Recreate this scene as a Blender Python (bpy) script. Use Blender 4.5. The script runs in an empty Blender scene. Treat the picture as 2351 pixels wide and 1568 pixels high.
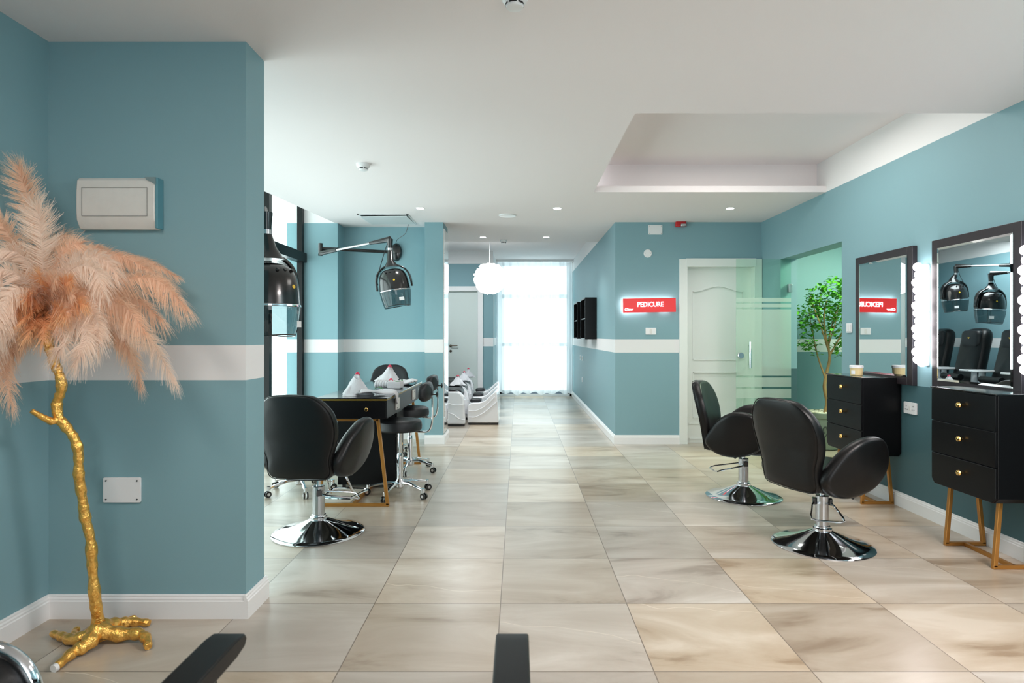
import bpy, math, random
from math import sin, cos, pi, radians, sqrt
from mathutils import Vector, Matrix, noise
random.seed(7)
SC = bpy.context.scene
COL = SC.collection

# ------------------------------------------------------------------ camera, world, light, exposure
CAMH, FPX, VX, VY = 1.278, 1418.0, 1190.0, 770.0
cam = bpy.data.cameras.new('camera'); camo = bpy.data.objects.new('camera', cam); COL.objects.link(camo)
camo.location = (0, 0, CAMH); camo.rotation_euler = (pi/2, 0, 0)
cam.sensor_width = 36.0; cam.lens = 36.0*FPX/2351.0
cam.shift_x = -(VX-1175.5)/2351.0; cam.shift_y = -(784.0-VY)/2351.0
cam.clip_start = 0.05; cam.clip_end = 200
cam.dof.use_dof = True; cam.dof.focus_distance = 5.2; cam.dof.aperture_fstop = 5.6
SC.camera = camo
SC.view_settings.view_transform = 'Standard'; SC.view_settings.look = 'None'
SC.view_settings.gamma = 1.0; SC.view_settings.use_curve_mapping = False
SC.view_settings.exposure = -0.10
SC.cycles.max_bounces = 8; SC.cycles.diffuse_bounces = 5; SC.cycles.glossy_bounces = 4
SC.cycles.transmission_bounces = 6; SC.cycles.transparent_max_bounces = 24
SC.cycles.sample_clamp_indirect = 6.0
SC.cycles.caustics_reflective = False; SC.cycles.caustics_refractive = False
SC.cycles.use_denoising = True

wld = bpy.data.worlds.new('daylight'); SC.world = wld; wld.use_nodes = True
bg = wld.node_tree.nodes['Background']
bg.inputs[0].default_value = (0.92, 0.97, 1.0, 1); bg.inputs[1].default_value = 5.5

def portal(loc, rot, sx, sy):
    l = bpy.data.lights.new('window_portal', 'AREA'); l.shape = 'RECTANGLE'; l.size = sx; l.size_y = sy
    l.cycles.is_portal = True
    o = bpy.data.objects.new('window_portal', l); COL.objects.link(o); o.location = loc; o.rotation_euler = rot
portal((-2.60, 5.2, 1.5), (0, -pi/2, 0), 2.9, 4.3)          # left glazed wall
portal((0.33, 13.12, 1.45), (-pi/2, 0, 0), 1.5, 2.7)        # window behind the curtain
portal((1.4, -3.02, 1.45), (pi/2, 0, 0), 2.5, 2.3)         # shop front behind the camera

def lamp(kind, loc, power, col=(1, 1, 1), size=.1, rot=(0, 0, 0), size_y=None, spot=None, name='area_light', parent=None):
    l = bpy.data.lights.new(name, kind); l.energy = power; l.color = col
    if kind == 'AREA':
        l.size = size
        if size_y: l.shape = 'RECTANGLE'; l.size_y = size_y
    else: l.shadow_soft_size = size
    if spot: l.spot_size = spot; l.spot_blend = .8
    o = bpy.data.objects.new(name, l); COL.objects.link(o); o.location = loc; o.rotation_euler = rot
    if parent: o.parent = parent
    return o
# added warm fill lights under the ceiling, out of view, no fittings
lamp('AREA', (-1.45, .75, 2.59), 28, (1, .88, .80), .6)
lamp('AREA', (2.25, 1.35, 2.59), 135, (1, .90, .87), .9)
lamp('AREA', (1.8, 4.7, 2.88), 26, (1, .95, .90), 1.2)       # added fill light inside the ceiling tray, no fitting
lamp('AREA', (3.95, 6.3, 2.55), 75, (.84, 1.0, .74), .7)      # green tinted lamp of the side room
lamp('AREA', (-1.3, 9.6, 2.80), 60, (.90, .97, 1), 1.0)      # added light to brighten the pedicure room, no fitting

# ------------------------------------------------------------------ helpers
def lin(c):
    r = []
    for x in c:
        x /= 255.0
        r.append(x/12.92 if x <= .04045 else ((x+.055)/1.055)**2.4)
    return (r[0], r[1], r[2], 1)
def W(x, y, d): return Vector(((x-VX)*d/FPX, d, CAMH-(y-VY)*d/FPX))

def mat(name, rgb, rough=.5, metal=0, spec=.5, coat=0, emit=None, estr=0, bump=0, bscale=40, var=0, vscale=3, sheen=0):
    m = bpy.data.materials.new(name); m.use_nodes = True
    nt = m.node_tree; b = nt.nodes['Principled BSDF']
    b.inputs['Base Color'].default_value = lin(rgb); b.inputs['Roughness'].default_value = rough
    b.inputs['Metallic'].default_value = metal; b.inputs['Specular IOR Level'].default_value = spec
    b.inputs['Coat Weight'].default_value = coat; b.inputs['Coat Roughness'].default_value = .08
    if sheen: b.inputs['Sheen Weight'].default_value = sheen
    if emit: b.inputs['Emission Color'].default_value = lin(emit); b.inputs['Emission Strength'].default_value = estr
    tc = nt.nodes.new('ShaderNodeTexCoord')
    if bump:
        n = nt.nodes.new('ShaderNodeTexNoise'); n.inputs['Scale'].default_value = bscale; n.inputs['Detail'].default_value = 3
        bp = nt.nodes.new('ShaderNodeBump'); bp.inputs['Strength'].default_value = bump; bp.inputs['Distance'].default_value = .01
        nt.links.new(tc.outputs['Object'], n.inputs['Vector']); nt.links.new(n.outputs['Fac'], bp.inputs['Height'])
        nt.links.new(bp.outputs['Normal'], b.inputs['Normal'])
    if var:
        n = nt.nodes.new('ShaderNodeTexNoise'); n.inputs['Scale'].default_value = vscale
        nt.links.new(tc.outputs['Object'], n.inputs['Vector'])
        mx = nt.nodes.new('ShaderNodeMix'); mx.data_type = 'RGBA'
        base = lin(rgb)
        mx.inputs[6].default_value = tuple(max(0, v*(1-var)) for v in base[:3])+(1,)
        mx.inputs[7].default_value = tuple(min(1, v*(1+var)) for v in base[:3])+(1,)
        nt.links.new(n.outputs['Fac'], mx.inputs[0]); nt.links.new(mx.outputs[2], b.inputs['Base Color'])
    return m

def glassy(name, tint, refl=.12, rough=.02, mixd=0, dcol=(230, 240, 238), fres=1.45):
    """thin sheet: transparent tinted + fresnel gloss (+ diffuse frosting)"""
    m = bpy.data.materials.new(name); m.use_nodes = True; nt = m.node_tree; nt.nodes.clear()
    out = nt.nodes.new('ShaderNodeOutputMaterial'); tr = nt.nodes.new('ShaderNodeBsdfTransparent'); tr.inputs[0].default_value = lin(tint)
    gl = nt.nodes.new('ShaderNodeBsdfGlossy'); gl.inputs['Roughness'].default_value = rough
    lw = nt.nodes.new('ShaderNodeLayerWeight'); lw.inputs[0].default_value = .5
    pw = nt.nodes.new('ShaderNodeMath'); pw.operation = 'POWER'; pw.inputs[1].default_value = 4.0; nt.links.new(lw.outputs['Facing'], pw.inputs[0])
    fr = nt.nodes.new('ShaderNodeMath'); fr.operation = 'MULTIPLY_ADD'; fr.inputs[1].default_value = .7; fr.inputs[2].default_value = .04; nt.links.new(pw.outputs[0], fr.inputs[0])
    last = tr.outputs[0]
    if mixd:
        df = nt.nodes.new('ShaderNodeBsdfTranslucent'); df.inputs[0].default_value = lin(dcol)
        d2 = nt.nodes.new('ShaderNodeBsdfDiffuse'); d2.inputs[0].default_value = lin(dcol)
        a = nt.nodes.new('ShaderNodeMixShader'); a.inputs[0].default_value = .5
        nt.links.new(df.outputs[0], a.inputs[1]); nt.links.new(d2.outputs[0], a.inputs[2])
        b = nt.nodes.new('ShaderNodeMixShader'); b.inputs[0].default_value = mixd
        nt.links.new(tr.outputs[0], b.inputs[1]); nt.links.new(a.outputs[0], b.inputs[2]); last = b.outputs[0]
    ms = nt.nodes.new('ShaderNodeMixShader'); nt.links.new(fr.outputs[0], ms.inputs[0])
    nt.links.new(last, ms.inputs[1]); nt.links.new(gl.outputs[0], ms.inputs[2]); nt.links.new(ms.outputs[0], out.inputs[0])
    return m

def cloth_sheer(name, col, transp, glow=.5):
    m = bpy.data.materials.new(name); m.use_nodes = True; nt = m.node_tree; nt.nodes.clear()
    out = nt.nodes.new('ShaderNodeOutputMaterial'); tr = nt.nodes.new('ShaderNodeBsdfTransparent')
    df = nt.nodes.new('ShaderNodeBsdfDiffuse'); df.inputs[0].default_value = lin(col)
    tl = nt.nodes.new('ShaderNodeBsdfTranslucent'); tl.inputs[0].default_value = lin(col)
    a = nt.nodes.new('ShaderNodeMixShader'); a.inputs[0].default_value = glow
    nt.links.new(df.outputs[0], a.inputs[1]); nt.links.new(tl.outputs[0], a.inputs[2])
    b = nt.nodes.new('ShaderNodeMixShader'); b.inputs[0].default_value = transp
    nt.links.new(a.outputs[0], b.inputs[1]); nt.links.new(tr.outputs[0], b.inputs[2]); nt.links.new(b.outputs[0], out.inputs[0])
    return m

class MB:
    def __init__(s): s.v = []; s.f = []
    def add(s, vs, fs):
        o = len(s.v); s.v += [tuple(v) for v in vs]; s.f += [tuple(i+o for i in f) for f in fs]; return s
    def box(s, x0, y0, z0, x1, y1, z1):
        return s.add([(x0,y0,z0),(x1,y0,z0),(x1,y1,z0),(x0,y1,z0),(x0,y0,z1),(x1,y0,z1),(x1,y1,z1),(x0,y1,z1)],
                     [(0,3,2,1),(4,5,6,7),(0,1,5,4),(1,2,6,5),(2,3,7,6),(3,0,4,7)])
    def quad(s, a, b, c, d): return s.add([a, b, c, d], [(0,1,2,3)])
    def tube(s, pts, r, n=10, cap=True, flat=1.0):
        pts = [Vector(p) for p in pts]; m = len(pts)
        rs = r if isinstance(r, (list, tuple)) else [r]*m
        up = None; vs = []; fs = []
        for i, p in enumerate(pts):
            t = (pts[min(i+1, m-1)]-pts[max(i-1, 0)]).normalized()
            if up is None:
                up = Vector((0,0,1)) if abs(t.z) < .9 else Vector((0,1,0))
            x = t.cross(up)
            if x.length < 1e-6: x = t.cross(Vector((1,0,0)))
            x.normalize(); up = x.cross(t).normalized()
            for k in range(n):
                a = 2*pi*k/n; vs.append(p + (x*cos(a) + up*sin(a)*flat)*rs[i])
        for i in range(m-1):
            for k in range(n):
                k2 = (k+1) % n; fs.append((i*n+k, i*n+k2, (i+1)*n+k2, (i+1)*n+k))
        if cap: fs.append(tuple(range(n-1, -1, -1))); fs.append(tuple((m-1)*n+k for k in range(n)))
        return s.add(vs, fs)
    def bar(s, a, b, w, h):
        """square-section bar from a to b"""
        a = Vector(a); b = Vector(b); t = (b-a).normalized()
        ref = Vector((0,1,0)) if abs(t.y) < .9 else Vector((0,0,1))
        x = t.cross(ref).normalized(); y = x.cross(t).normalized()
        vs = [p + x*sx*w/2 + y*sy*h/2 for p in (a, b) for sx, sy in ((-1,-1),(1,-1),(1,1),(-1,1))]
        return s.add(vs, [(3,2,1,0),(4,5,6,7),(0,1,5,4),(1,2,6,5),(2,3,7,6),(3,0,4,7)])
    def lathe(s, prof, c=(0,0,0), n=40, mtx=None, sx=1, sy=1):
        c = Vector(c); vs = []; fs = []
        for r, z in prof:
            for k in range(n):
                a = 2*pi*k/n; v = Vector((r*cos(a)*sx, r*sin(a)*sy, z))
                vs.append((mtx @ v if mtx else v)+c)
        m = len(prof)
        for i in range(m-1):
            for k in range(n):
                k2 = (k+1) % n; fs.append((i*n+k, i*n+k2, (i+1)*n+k2, (i+1)*n+k))
        if prof[0][0] > 1e-5: fs.append(tuple(range(n-1, -1, -1)))
        if prof[-1][0] > 1e-5: fs.append(tuple((m-1)*n+k for k in range(n)))
        return s.add(vs, fs)
    def ball(s, c, r, n=12, sc=(1,1,1)):
        prof = [(r*sin(pi*i/n), -r*cos(pi*i/n)) for i in range(n+1)]; prof[0] = (1e-6, -r); prof[-1] = (1e-6, r)
        return s.lathe(prof, c, n=max(8, int(n*1.4)), mtx=Matrix.Diagonal(sc))
    def prism(s, pts, fn, a0, a1):
        """outline pts (u,v); fn(u,v,w)->xyz; extruded w from a0 to a1"""
        n = len(pts); vs = [fn(u, v, a0) for u, v in pts]+[fn(u, v, a1) for u, v in pts]
        fs = [tuple(range(n-1, -1, -1)), tuple(range(n, 2*n))]+[(i, (i+1) % n, n+(i+1) % n, n+i) for i in range(n)]
        return s.add(vs, fs)
    def pad(s, out, t, e, fn, puff=.01, K=6):
        """cushion of outline out (u,v), thickness t, rounded edge e, puffed faces"""
        n = len(out); cu = sum(p[0] for p in out)/n; cv = sum(p[1] for p in out)/n; vs = []; rings = []
        def ring(scale_fn, w):
            rings.append(len(vs)//1)
            for u, v in out:
                q = scale_fn(u, v); vs.append(fn(cu+(u-cu)*q, cv+(v-cv)*q, w))
        seq = []
        for sc in (.2, .4, .6, .8): seq.append(('s', sc, -(t/2+puff*(1-sc*sc))))
        for k in range(K+1):
            ph = -pi/2+pi*k/K; seq.append(('e', e*(1-cos(ph)), t/2*sin(ph)))
        for sc in (.8, .6, .4, .2): seq.append(('s', sc, t/2+puff*(1-sc*sc)))
        for kind, a, w in seq:
            for u, v in out:
                R = sqrt((u-cu)**2+(v-cv)**2)
                if kind == 's': q = (1-e/R)*a
                else: q = 1-a/R
                vs.append(fn(cu+(u-cu)*q, cv+(v-cv)*q, w))
        m = len(seq); fs = []
        for i in range(m-1):
            for k in range(n):
                k2 = (k+1) % n; fs.append((i*n+k, i*n+k2, (i+1)*n+k2, (i+1)*n+k))
        vs.append(fn(cu, cv, -(t/2+puff))); vs.append(fn(cu, cv, t/2+puff))
        for k in range(n):
            k2 = (k+1) % n; fs.append((len(vs)-2, k2, k)); fs.append((len(vs)-1, (m-1)*n+k, (m-1)*n+k2))
        return s.add(vs, fs)
    def grid(s, fn, nu, nv):
        vs = [fn(i/nu, j/nv) for j in range(nv+1) for i in range(nu+1)]
        return s.add(vs, [(j*(nu+1)+i, j*(nu+1)+i+1, (j+1)*(nu+1)+i+1, (j+1)*(nu+1)+i) for j in range(nv) for i in range(nu)])
    def build(s, name, m, parent=None, bevel=0, smooth=True, seg=2, angle=35, recalc=True):
        me = bpy.data.meshes.new(name); me.from_pydata([tuple(v) for v in s.v], [], s.f)
        if recalc:
            import bmesh
            bm = bmesh.new(); bm.from_mesh(me); bmesh.ops.recalc_face_normals(bm, faces=bm.faces); bm.to_mesh(me); bm.free()
        me.materials.append(m)
        if smooth: me.shade_smooth(); me.set_sharp_from_angle(angle=radians(angle))
        o = bpy.data.objects.new(name, me); COL.objects.link(o)
        if parent: o.parent = parent
        if bevel:
            b = o.modifiers.new('bevel', 'BEVEL'); b.width = bevel; b.segments = seg; b.limit_method = 'ANGLE'; b.angle_limit = radians(40)
        return o

def smooth_outline(pts, n=48):
    """closed catmull-rom resample"""
    m = len(pts); out = []
    for i in range(n):
        t = i*m/n; k = int(t); f = t-k
        p0, p1, p2, p3 = (pts[(k+j-1) % m] for j in range(4))
        out.append(tuple(.5*((2*p1[a])+(-p0[a]+p2[a])*f+(2*p0[a]-5*p1[a]+4*p2[a]-p3[a])*f*f+(-p0[a]+3*p1[a]-3*p2[a]+p3[a])*f**3) for a in range(2)))
    return out
def spline(pts, n=24):
    pts = [Vector(p) for p in pts]; m = len(pts)-1; out = []
    for i in range(n+1):
        t = min(i*m/n, m-1e-6); k = int(t); f = t-k
        p1, p2 = pts[k], pts[k+1]; p0 = pts[k-1] if k else p1*2-p2; p3 = pts[k+2] if k+2 <= m else p2*2-p1
        out.append(.5*((2*p1)+(-p0+p2)*f+(2*p0-5*p1+4*p2-p3)*f*f+(-p0+3*p1-3*p2+p3)*f**3))
    return out
def rrect(w, h, r, n=6):
    out = []
    for cx, cy, a0 in ((w/2-r, h/2-r, 0), (-w/2+r, h/2-r, pi/2), (-w/2+r, -h/2+r, pi), (w/2-r, -h/2+r, 3*pi/2)):
        for k in range(n+1): a = a0+pi/2*k/n; out.append((cx+r*cos(a), cy+r*sin(a)))
    return out

def tag(o, label=None, cat=None, group=None, kind=None):
    if label: o['label'] = label
    if cat: o['category'] = cat
    if group: o['group'] = group
    if kind: o['kind'] = kind
    return o
def thing(name, label, cat, loc=(0,0,0), rz=0, group=None):
    o = bpy.data.objects.new(name, None); COL.objects.link(o); o.empty_display_size = .1
    o.location = loc; o.rotation_euler = (0, 0, rz); return tag(o, label, cat, group)
def copy_tree(o, parent=None):
    kids = list(o.children)
    c = o.copy(); COL.objects.link(c); c.parent = parent
    for ch in kids: copy_tree(ch, c)
    return c
def dup(root, loc, rz, label, group=None):
    c = copy_tree(root); c.location = loc; c.rotation_euler = (0, 0, rz); c['label'] = label
    if group: c['group'] = group
    return c
def struct(name, mb, m, label=None, **k): return tag(mb.build(name, m, **k), label, None, None, 'structure')

# ------------------------------------------------------------------ materials
def wall_mat(name, band=True, low_dark=False):
    m = bpy.data.materials.new(name); m.use_nodes = True; nt = m.node_tree; b = nt.nodes['Principled BSDF']; L = nt.links.new
    g = nt.nodes.new('ShaderNodeNewGeometry'); sp = nt.nodes.new('ShaderNodeSeparateXYZ'); L(g.outputs['Position'], sp.inputs[0])
    def step(a, lo):
        n = nt.nodes.new('ShaderNodeMath'); n.operation = 'GREATER_THAN'; n.inputs[1].default_value = lo; L(a, n.inputs[0]); return n.outputs[0]
    def op(o, a, c):
        n = nt.nodes.new('ShaderNodeMath'); n.operation = o; L(a, n.inputs[0]); L(c, n.inputs[1]); return n.outputs[0]
    def mix(f, a, c):
        n = nt.nodes.new('ShaderNodeMix'); n.data_type = 'RGBA'; L(f, n.inputs[0])
        for i, v in ((6, a), (7, c)):
            if isinstance(v, tuple): n.inputs[i].default_value = v
            else: L(v, n.inputs[i])
        return n.outputs[2]
    z = sp.outputs['Z']
    white = lin((226, 226, 226)); teal = lin((127, 163, 171))
    col = mix(step(z, 2.612), teal, white)
    if band: col = mix(op('SUBTRACT', step(z, 1.075), step(z, 1.2325)), col, white)
    if low_dark: 
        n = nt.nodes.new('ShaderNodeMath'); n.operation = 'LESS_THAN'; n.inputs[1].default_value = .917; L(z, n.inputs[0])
        col = mix(n.outputs[0], col, lin((66, 98, 104)))  # wall colour turns darker below the mirror bottoms
    L(col, b.inputs['Base Color']); b.inputs['Roughness'].default_value = .55; b.inputs['Specular IOR Level'].default_value = .35
    n = nt.nodes.new('ShaderNodeTexNoise'); n.inputs['Scale'].default_value = 220
    L(g.outputs['Position'], n.inputs['Vector'])
    bp = nt.nodes.new('ShaderNodeBump'); bp.inputs['Strength'].default_value = .06; bp.inputs['Distance'].default_value = .003
    L(n.outputs['Fac'], bp.inputs['Height']); L(bp.outputs['Normal'], b.inputs['Normal'])
    return m
M_WALL = wall_mat('teal_wall_with_white_band'); M_WALLR = wall_mat('teal_wall_darker_below', False, True)
M_CEIL = mat('ceiling_paint', (234, 228, 228), .8, bump=.04, bscale=120)
M_TRIM = mat('white_gloss_trim', (232, 232, 232), .3)
M_DOOR = mat('white_door_paint', (226, 230, 226), .35)
M_WHITE = mat('white_plastic', (228, 229, 230), .35)
M_OFFW = mat('aged_white_plastic', (214, 213, 208), .45, var=.06, vscale=25)
M_DARK = mat('dark_slot', (14, 14, 16), .5)
M_LEATHER = mat('black_leather', (11, 11, 12), .36, spec=.32, bump=.05, bscale=260)
M_PAD = mat('charcoal_vinyl', (26, 28, 31), .42, spec=.35, bump=.04, bscale=200)
M_CHROME = mat('chrome', (222, 224, 228), .06, metal=1)
M_STEEL = mat('brushed_steel', (190, 192, 195), .25, metal=1)
M_GOLD = mat('gold_leaf', (242, 186, 96), .30, metal=.85, bump=.8, bscale=48, var=.15, vscale=18)
M_BRASS = mat('brass', (222, 182, 110), .2, metal=1)
M_BRASSLEG = mat('brushed_gold_leg', (176, 124, 60), .38, metal=.65)
M_BLKGLOSS = mat('black_lacquer', (10, 11, 13), .16, coat=.6)
M_BLKSATIN = mat('black_satin_lacquer', (9, 9, 11), .34, spec=.22)
M_BLKPL = mat('black_plastic', (14, 14, 15), .22, coat=.4)
M_BLKMET = mat('black_aluminium', (10, 12, 13), .35, spec=.2)
M_FRAME = mat('dark_brown_frame', (42, 36, 40), .35)
M_MIRROR = mat('mirror_glass', (236, 243, 242), .01, metal=1)
M_GLASS = glassy('clear_window_glass', (232, 246, 242))
M_GDOOR = glassy('green_clear_glass', (240, 252, 245))
M_FROST = glassy('frosted_film', (236, 248, 240), mixd=.6, dcol=(232, 244, 236), rough=.2)
M_VISOR = glassy('smoked_clear_visor', (176, 186, 188))
M_SHEER = cloth_sheer('sheer_white_curtain', (234, 239, 243), .11, .50)
M_TOWEL = mat('white_terry', (206, 206, 210), .9, bump=.5, bscale=320, sheen=.3)
M_PETAL = mat('red_petal', (205, 28, 72), .5)
M_LEAF = mat('plant_leaf', (78, 150, 34), .35, var=.35, vscale=9)
M_GLEAF = mat('green_leaf', (60, 130, 55), .4)
M_BARK = mat('tan_bark', (176, 140, 92), .7, bump=.4, bscale=60, var=.15, vscale=30)
M_POT = mat('grey_green_pot', (142, 156, 138), .6, bump=.2, bscale=40)
M_PEB = mat('cream_pebble', (214, 206, 186), .7, var=.12, vscale=30)
M_FIB = mat('glossy_white_shell', (236, 237, 240), .12, coat=.5)
M_RED = mat('red_acrylic', (214, 30, 34), .35, emit=(214, 34, 34), estr=.35)
M_REDPL = mat('red_plastic', (190, 22, 30), .35)
M_LED = mat('white_led', (255, 255, 255), .5, emit=(255, 255, 255), estr=14)
M_LETTER = mat('lit_lettering', (255, 255, 255), .5, emit=(250, 240, 255), estr=3)
M_BULB = mat('lit_bulb', (255, 255, 255), .4, emit=(255, 246, 250), estr=11)
M_DISC = mat('lit_downlight', (255, 255, 255), .4, emit=(255, 255, 255), estr=25)
M_GLOBE = mat('lit_feather_globe', (255, 252, 248), .8, emit=(255, 253, 250), estr=1.3)
M_YEL = mat('yellow_emblem', (224, 182, 40), .4)
M_GREY = mat('grey_switch_strip', (170, 160, 150), .4)
M_CREAM = mat('cream_jar', (222, 202, 150), .3)
M_BROWN = mat('dark_bronze', (84, 76, 66), .35, metal=.8)
M_F1 = cloth_sheer('pale_peach_feather', (255, 238, 224), .0, .5)
M_F2 = cloth_sheer('peach_feather', (255, 226, 202), .0, .5)
M_F3 = cloth_sheer('orange_feather', (255, 212, 170), .0, .55)
M_RACH = mat('feather_quill', (214, 150, 112), .6)

def floor_mat():
    m = bpy.data.materials.new('beige_stone_tiles'); m.use_nodes = True; nt = m.node_tree; b = nt.nodes['Principled BSDF']; L = nt.links.new
    def N(t, **k):
        n = nt.nodes.new(t)
        for a, v in k.items(): setattr(n, a, v)
        return n
    def math(o, a, c=None, clamp=False):
        n = N('ShaderNodeMath', operation=o, use_clamp=clamp)
        for i, v in enumerate((a, c)):
            if v is None: continue
            if isinstance(v, (int, float)): n.inputs[i].default_value = v
            else: L(v, n.inputs[i])
        return n.outputs[0]
    g = N('ShaderNodeNewGeometry'); sp = N('ShaderNodeSeparateXYZ'); L(g.outputs['Position'], sp.inputs[0])
    u = math('DIVIDE', math('ADD', sp.outputs['X'], .0845), .6005); v = math('DIVIDE', math('SUBTRACT', sp.outputs['Y'], 2.348), .596)
    fu, fv = math('FLOOR', u), math('FLOOR', v)
    cb = N('ShaderNodeCombineXYZ'); L(fu, cb.inputs[0]); L(fv, cb.inputs[1])
    wn = N('ShaderNodeTexWhiteNoise', noise_dimensions='3D'); L(cb.outputs[0], wn.inputs['Vector'])
    # grout
    def edge(a):
        f = math('FRACT', a); return math('MINIMUM', f, math('SUBTRACT', 1.0, f))
    gr = math('LESS_THAN', math('MINIMUM', edge(u), edge(v)), .0036)
    # per-tile shifted stone noise
    sc = N('ShaderNodeVectorMath', operation='SCALE'); L(wn.outputs['Color'], sc.inputs[0]); sc.inputs['Scale'].default_value = 37
    ad = N('ShaderNodeVectorMath', operation='ADD'); L(g.outputs['Position'], ad.inputs[0]); L(sc.outputs[0], ad.inputs[1])
    st = N('ShaderNodeVectorMath', operation='MULTIPLY'); L(ad.outputs[0], st.inputs[0]); st.inputs[1].default_value = (.8, 2.4, 1)
    n1 = N('ShaderNodeTexNoise'); n1.inputs['Scale'].default_value = 1.4; n1.inputs['Detail'].default_value = 6; n1.inputs['Roughness'].default_value = .58; n1.inputs['Distortion'].default_value = .8
    L(st.outputs[0], n1.inputs['Vector'])
    cr = N('ShaderNodeValToRGB'); L(n1.outputs['Fac'], cr.inputs[0]); e = cr.color_ramp.elements
    e[0].position = .33; e[0].color = lin((146, 128, 108)); e[1].position = .66; e[1].color = lin((196, 185, 170))
    k = cr.color_ramp.elements.new(.42); k.color = lin((172, 157, 138)); k = cr.color_ramp.elements.new(.55); k.color = lin((184, 171, 154))
    # tile tint
    hs = N('ShaderNodeHueSaturation'); L(cr.outputs[0], hs.inputs['Color'])
    sx = N('ShaderNodeSeparateXYZ'); L(wn.outputs['Color'], sx.inputs[0])
    L(math('ADD', math('MULTIPLY', sx.outputs['X'], .34), .80), hs.inputs['Value']); L(math('ADD', math('MULTIPLY', sx.outputs['Y'], .5), .65), hs.inputs['Saturation'])
    # pale veins
    n2 = N('ShaderNodeTexNoise'); n2.inputs['Scale'].default_value = 2.2; n2.inputs['Detail'].default_value = 2; L(ad.outputs[0], n2.inputs['Vector'])
    dt = N('ShaderNodeVectorMath', operation='DOT_PRODUCT'); L(ad.outputs[0], dt.inputs[0]); dt.inputs[1].default_value = (.42, 1.5, 0)
    w_ = math('FRACT', math('ADD', dt.outputs['Value'], math('MULTIPLY', n2.outputs['Fac'], .45)))
    vein = math('MULTIPLY', math('LESS_THAN', math('ABSOLUTE', math('SUBTRACT', w_, .5)), .0028), math('GREATER_THAN', sx.outputs['Z'], .55))
    vm = N('ShaderNodeMix', data_type='RGBA'); L(math('MULTIPLY', vein, .5), vm.inputs[0]); L(hs.outputs[0], vm.inputs[6]); vm.inputs[7].default_value = lin((226, 216, 200))
    gm = N('ShaderNodeMix', data_type='RGBA'); L(gr, gm.inputs[0]); L(vm.outputs[2], gm.inputs[6]); gm.inputs[7].default_value = lin((118, 106, 94))
    L(gm.outputs[2], b.inputs['Base Color'])
    b.inputs['Roughness'].default_value = .29
    b.inputs['Specular IOR Level'].default_value = .8
    return m
M_FLOOR = floor_mat()

# ------------------------------------------------------------------ the setting
CZ = 2.61
struct('floor', MB().box(-2.75, -3.1, -.06, 5.3, 13.2, 0), M_FLOOR, 'beige stone tiles in a square grid', smooth=False)
c = MB()
XL0, XL1 = -2.36, -2.15          # the plaster ceiling stops short of the glazed wall
def sheet(x0, y0, x1, y1, z=CZ, t=.05): c.box(x0, y0, z, x1, y1, z+t)
sheet(-2.2, -3.1, 2.9, 2.9); sheet(-2.14, 2.9, 2.9, 3.703)
c.add([(-2.5, 2.9, CZ), (-2.14, 2.9, CZ), (-2.14, 7.62, CZ), (-2.14, 7.62, CZ), (-2.36, 5.6, CZ), (-2.42, 4.2, CZ)], [(0, 1, 2, 4, 5)])
c.quad((-2.5, 2.9, CZ), (-2.42, 4.2, CZ), (-2.42, 4.2, 3.0), (-2.5, 2.9, 3.0)); c.quad((-2.42, 4.2, CZ), (-2.36, 5.6, CZ), (-2.36, 5.6, 3.0), (-2.42, 4.2, 3.0)); c.quad((-2.36, 5.6, CZ), (-2.14, 7.4, CZ), (-2.14, 7.4, 3.0), (-2.36, 5.6, 3.0))
sheet(-2.7, 2.9, -2.0, 7.45, 3.0)
sheet(-2.14, 3.703, .70, 5.741); sheet(-2.14, 5.741, .64, 5.766); sheet(-2.14, 5.766, 2.9, 7.42); sheet(-2.14, 7.42, 1.16, 8.81)
# ceiling tray with its lip and cove
c.box(.62, 3.65, 2.915, 2.93, 6.0, 2.96)
c.quad((.70, 3.70, CZ), (.70, 5.74, CZ), (.70, 5.74, 2.915), (.70, 3.70, 2.915)); c.quad((.70, 3.703, CZ), (2.88, 3.703, CZ), (2.88, 3.703, 2.915), (.70, 3.703, 2.915))
c.box(.64, 5.741, CZ, 2.862, 5.766, 2.667)
c.quad((.64, 5.92, CZ), (2.9, 5.92, CZ), (2.9, 5.92, 2.93), (.64, 5.92, 2.93)); c.quad((.64, 5.76, CZ+.051), (.64, 5.92, CZ+.051), (.64, 5.92, 2.93), (.64, 5.76, 2.93))
# higher ceiling of the corridor end
c.box(-2.3, 8.81, 2.845, 1.16, 13.1, 2.9); c.quad((-2.3, 8.81, CZ), (1.16, 8.81, CZ), (1.16, 8.81, 2.86), (-2.3, 8.81, 2.86))
struct('ceiling', c, M_CEIL, 'white plaster ceiling with a recessed tray on the right', smooth=False)
struct('ceiling_side_room', MB().box(3.04, 4.9, 2.6, 5.1, 7.7, 2.65), M_CEIL, smooth=False)

struct('wall_left', MB().box(-2.24, -3.1, 0, -2.13, 2.85, CZ), M_WALL, 'teal wall with white band at the left edge', smooth=False)
struct('wall_left_pillar', MB().box(-2.24, 2.80, 0, -1.235, 3.0, 3.02), M_WALL, 'wide teal wall stub with white band beside the feather tree', smooth=False)
struct('wall_left_outer', MB().box(-2.75, 2.8, 0, -2.24, 3.0, 3.0), M_WALL, smooth=False)
struct('wall_alcove', MB().box(-2.75, 7.335, 0, -2.145, 7.62, 3.0).box(-2.3, 7.6, 0, -1.05, 7.72, 2.62), M_WALL, 'teal back wall behind the manicure table', smooth=False)
struct('wall_mirrored_pillar', MB().box(-1.102, 7.27, 0, -.884, 7.72, CZ), M_WALL, 'slim teal pillar with a mirrored side', smooth=False)
struct('wall_pedicure_left', MB().box(-2.32, 7.6, 0, -2.2, 11.6, 2.9), M_WALL, smooth=False)
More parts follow.
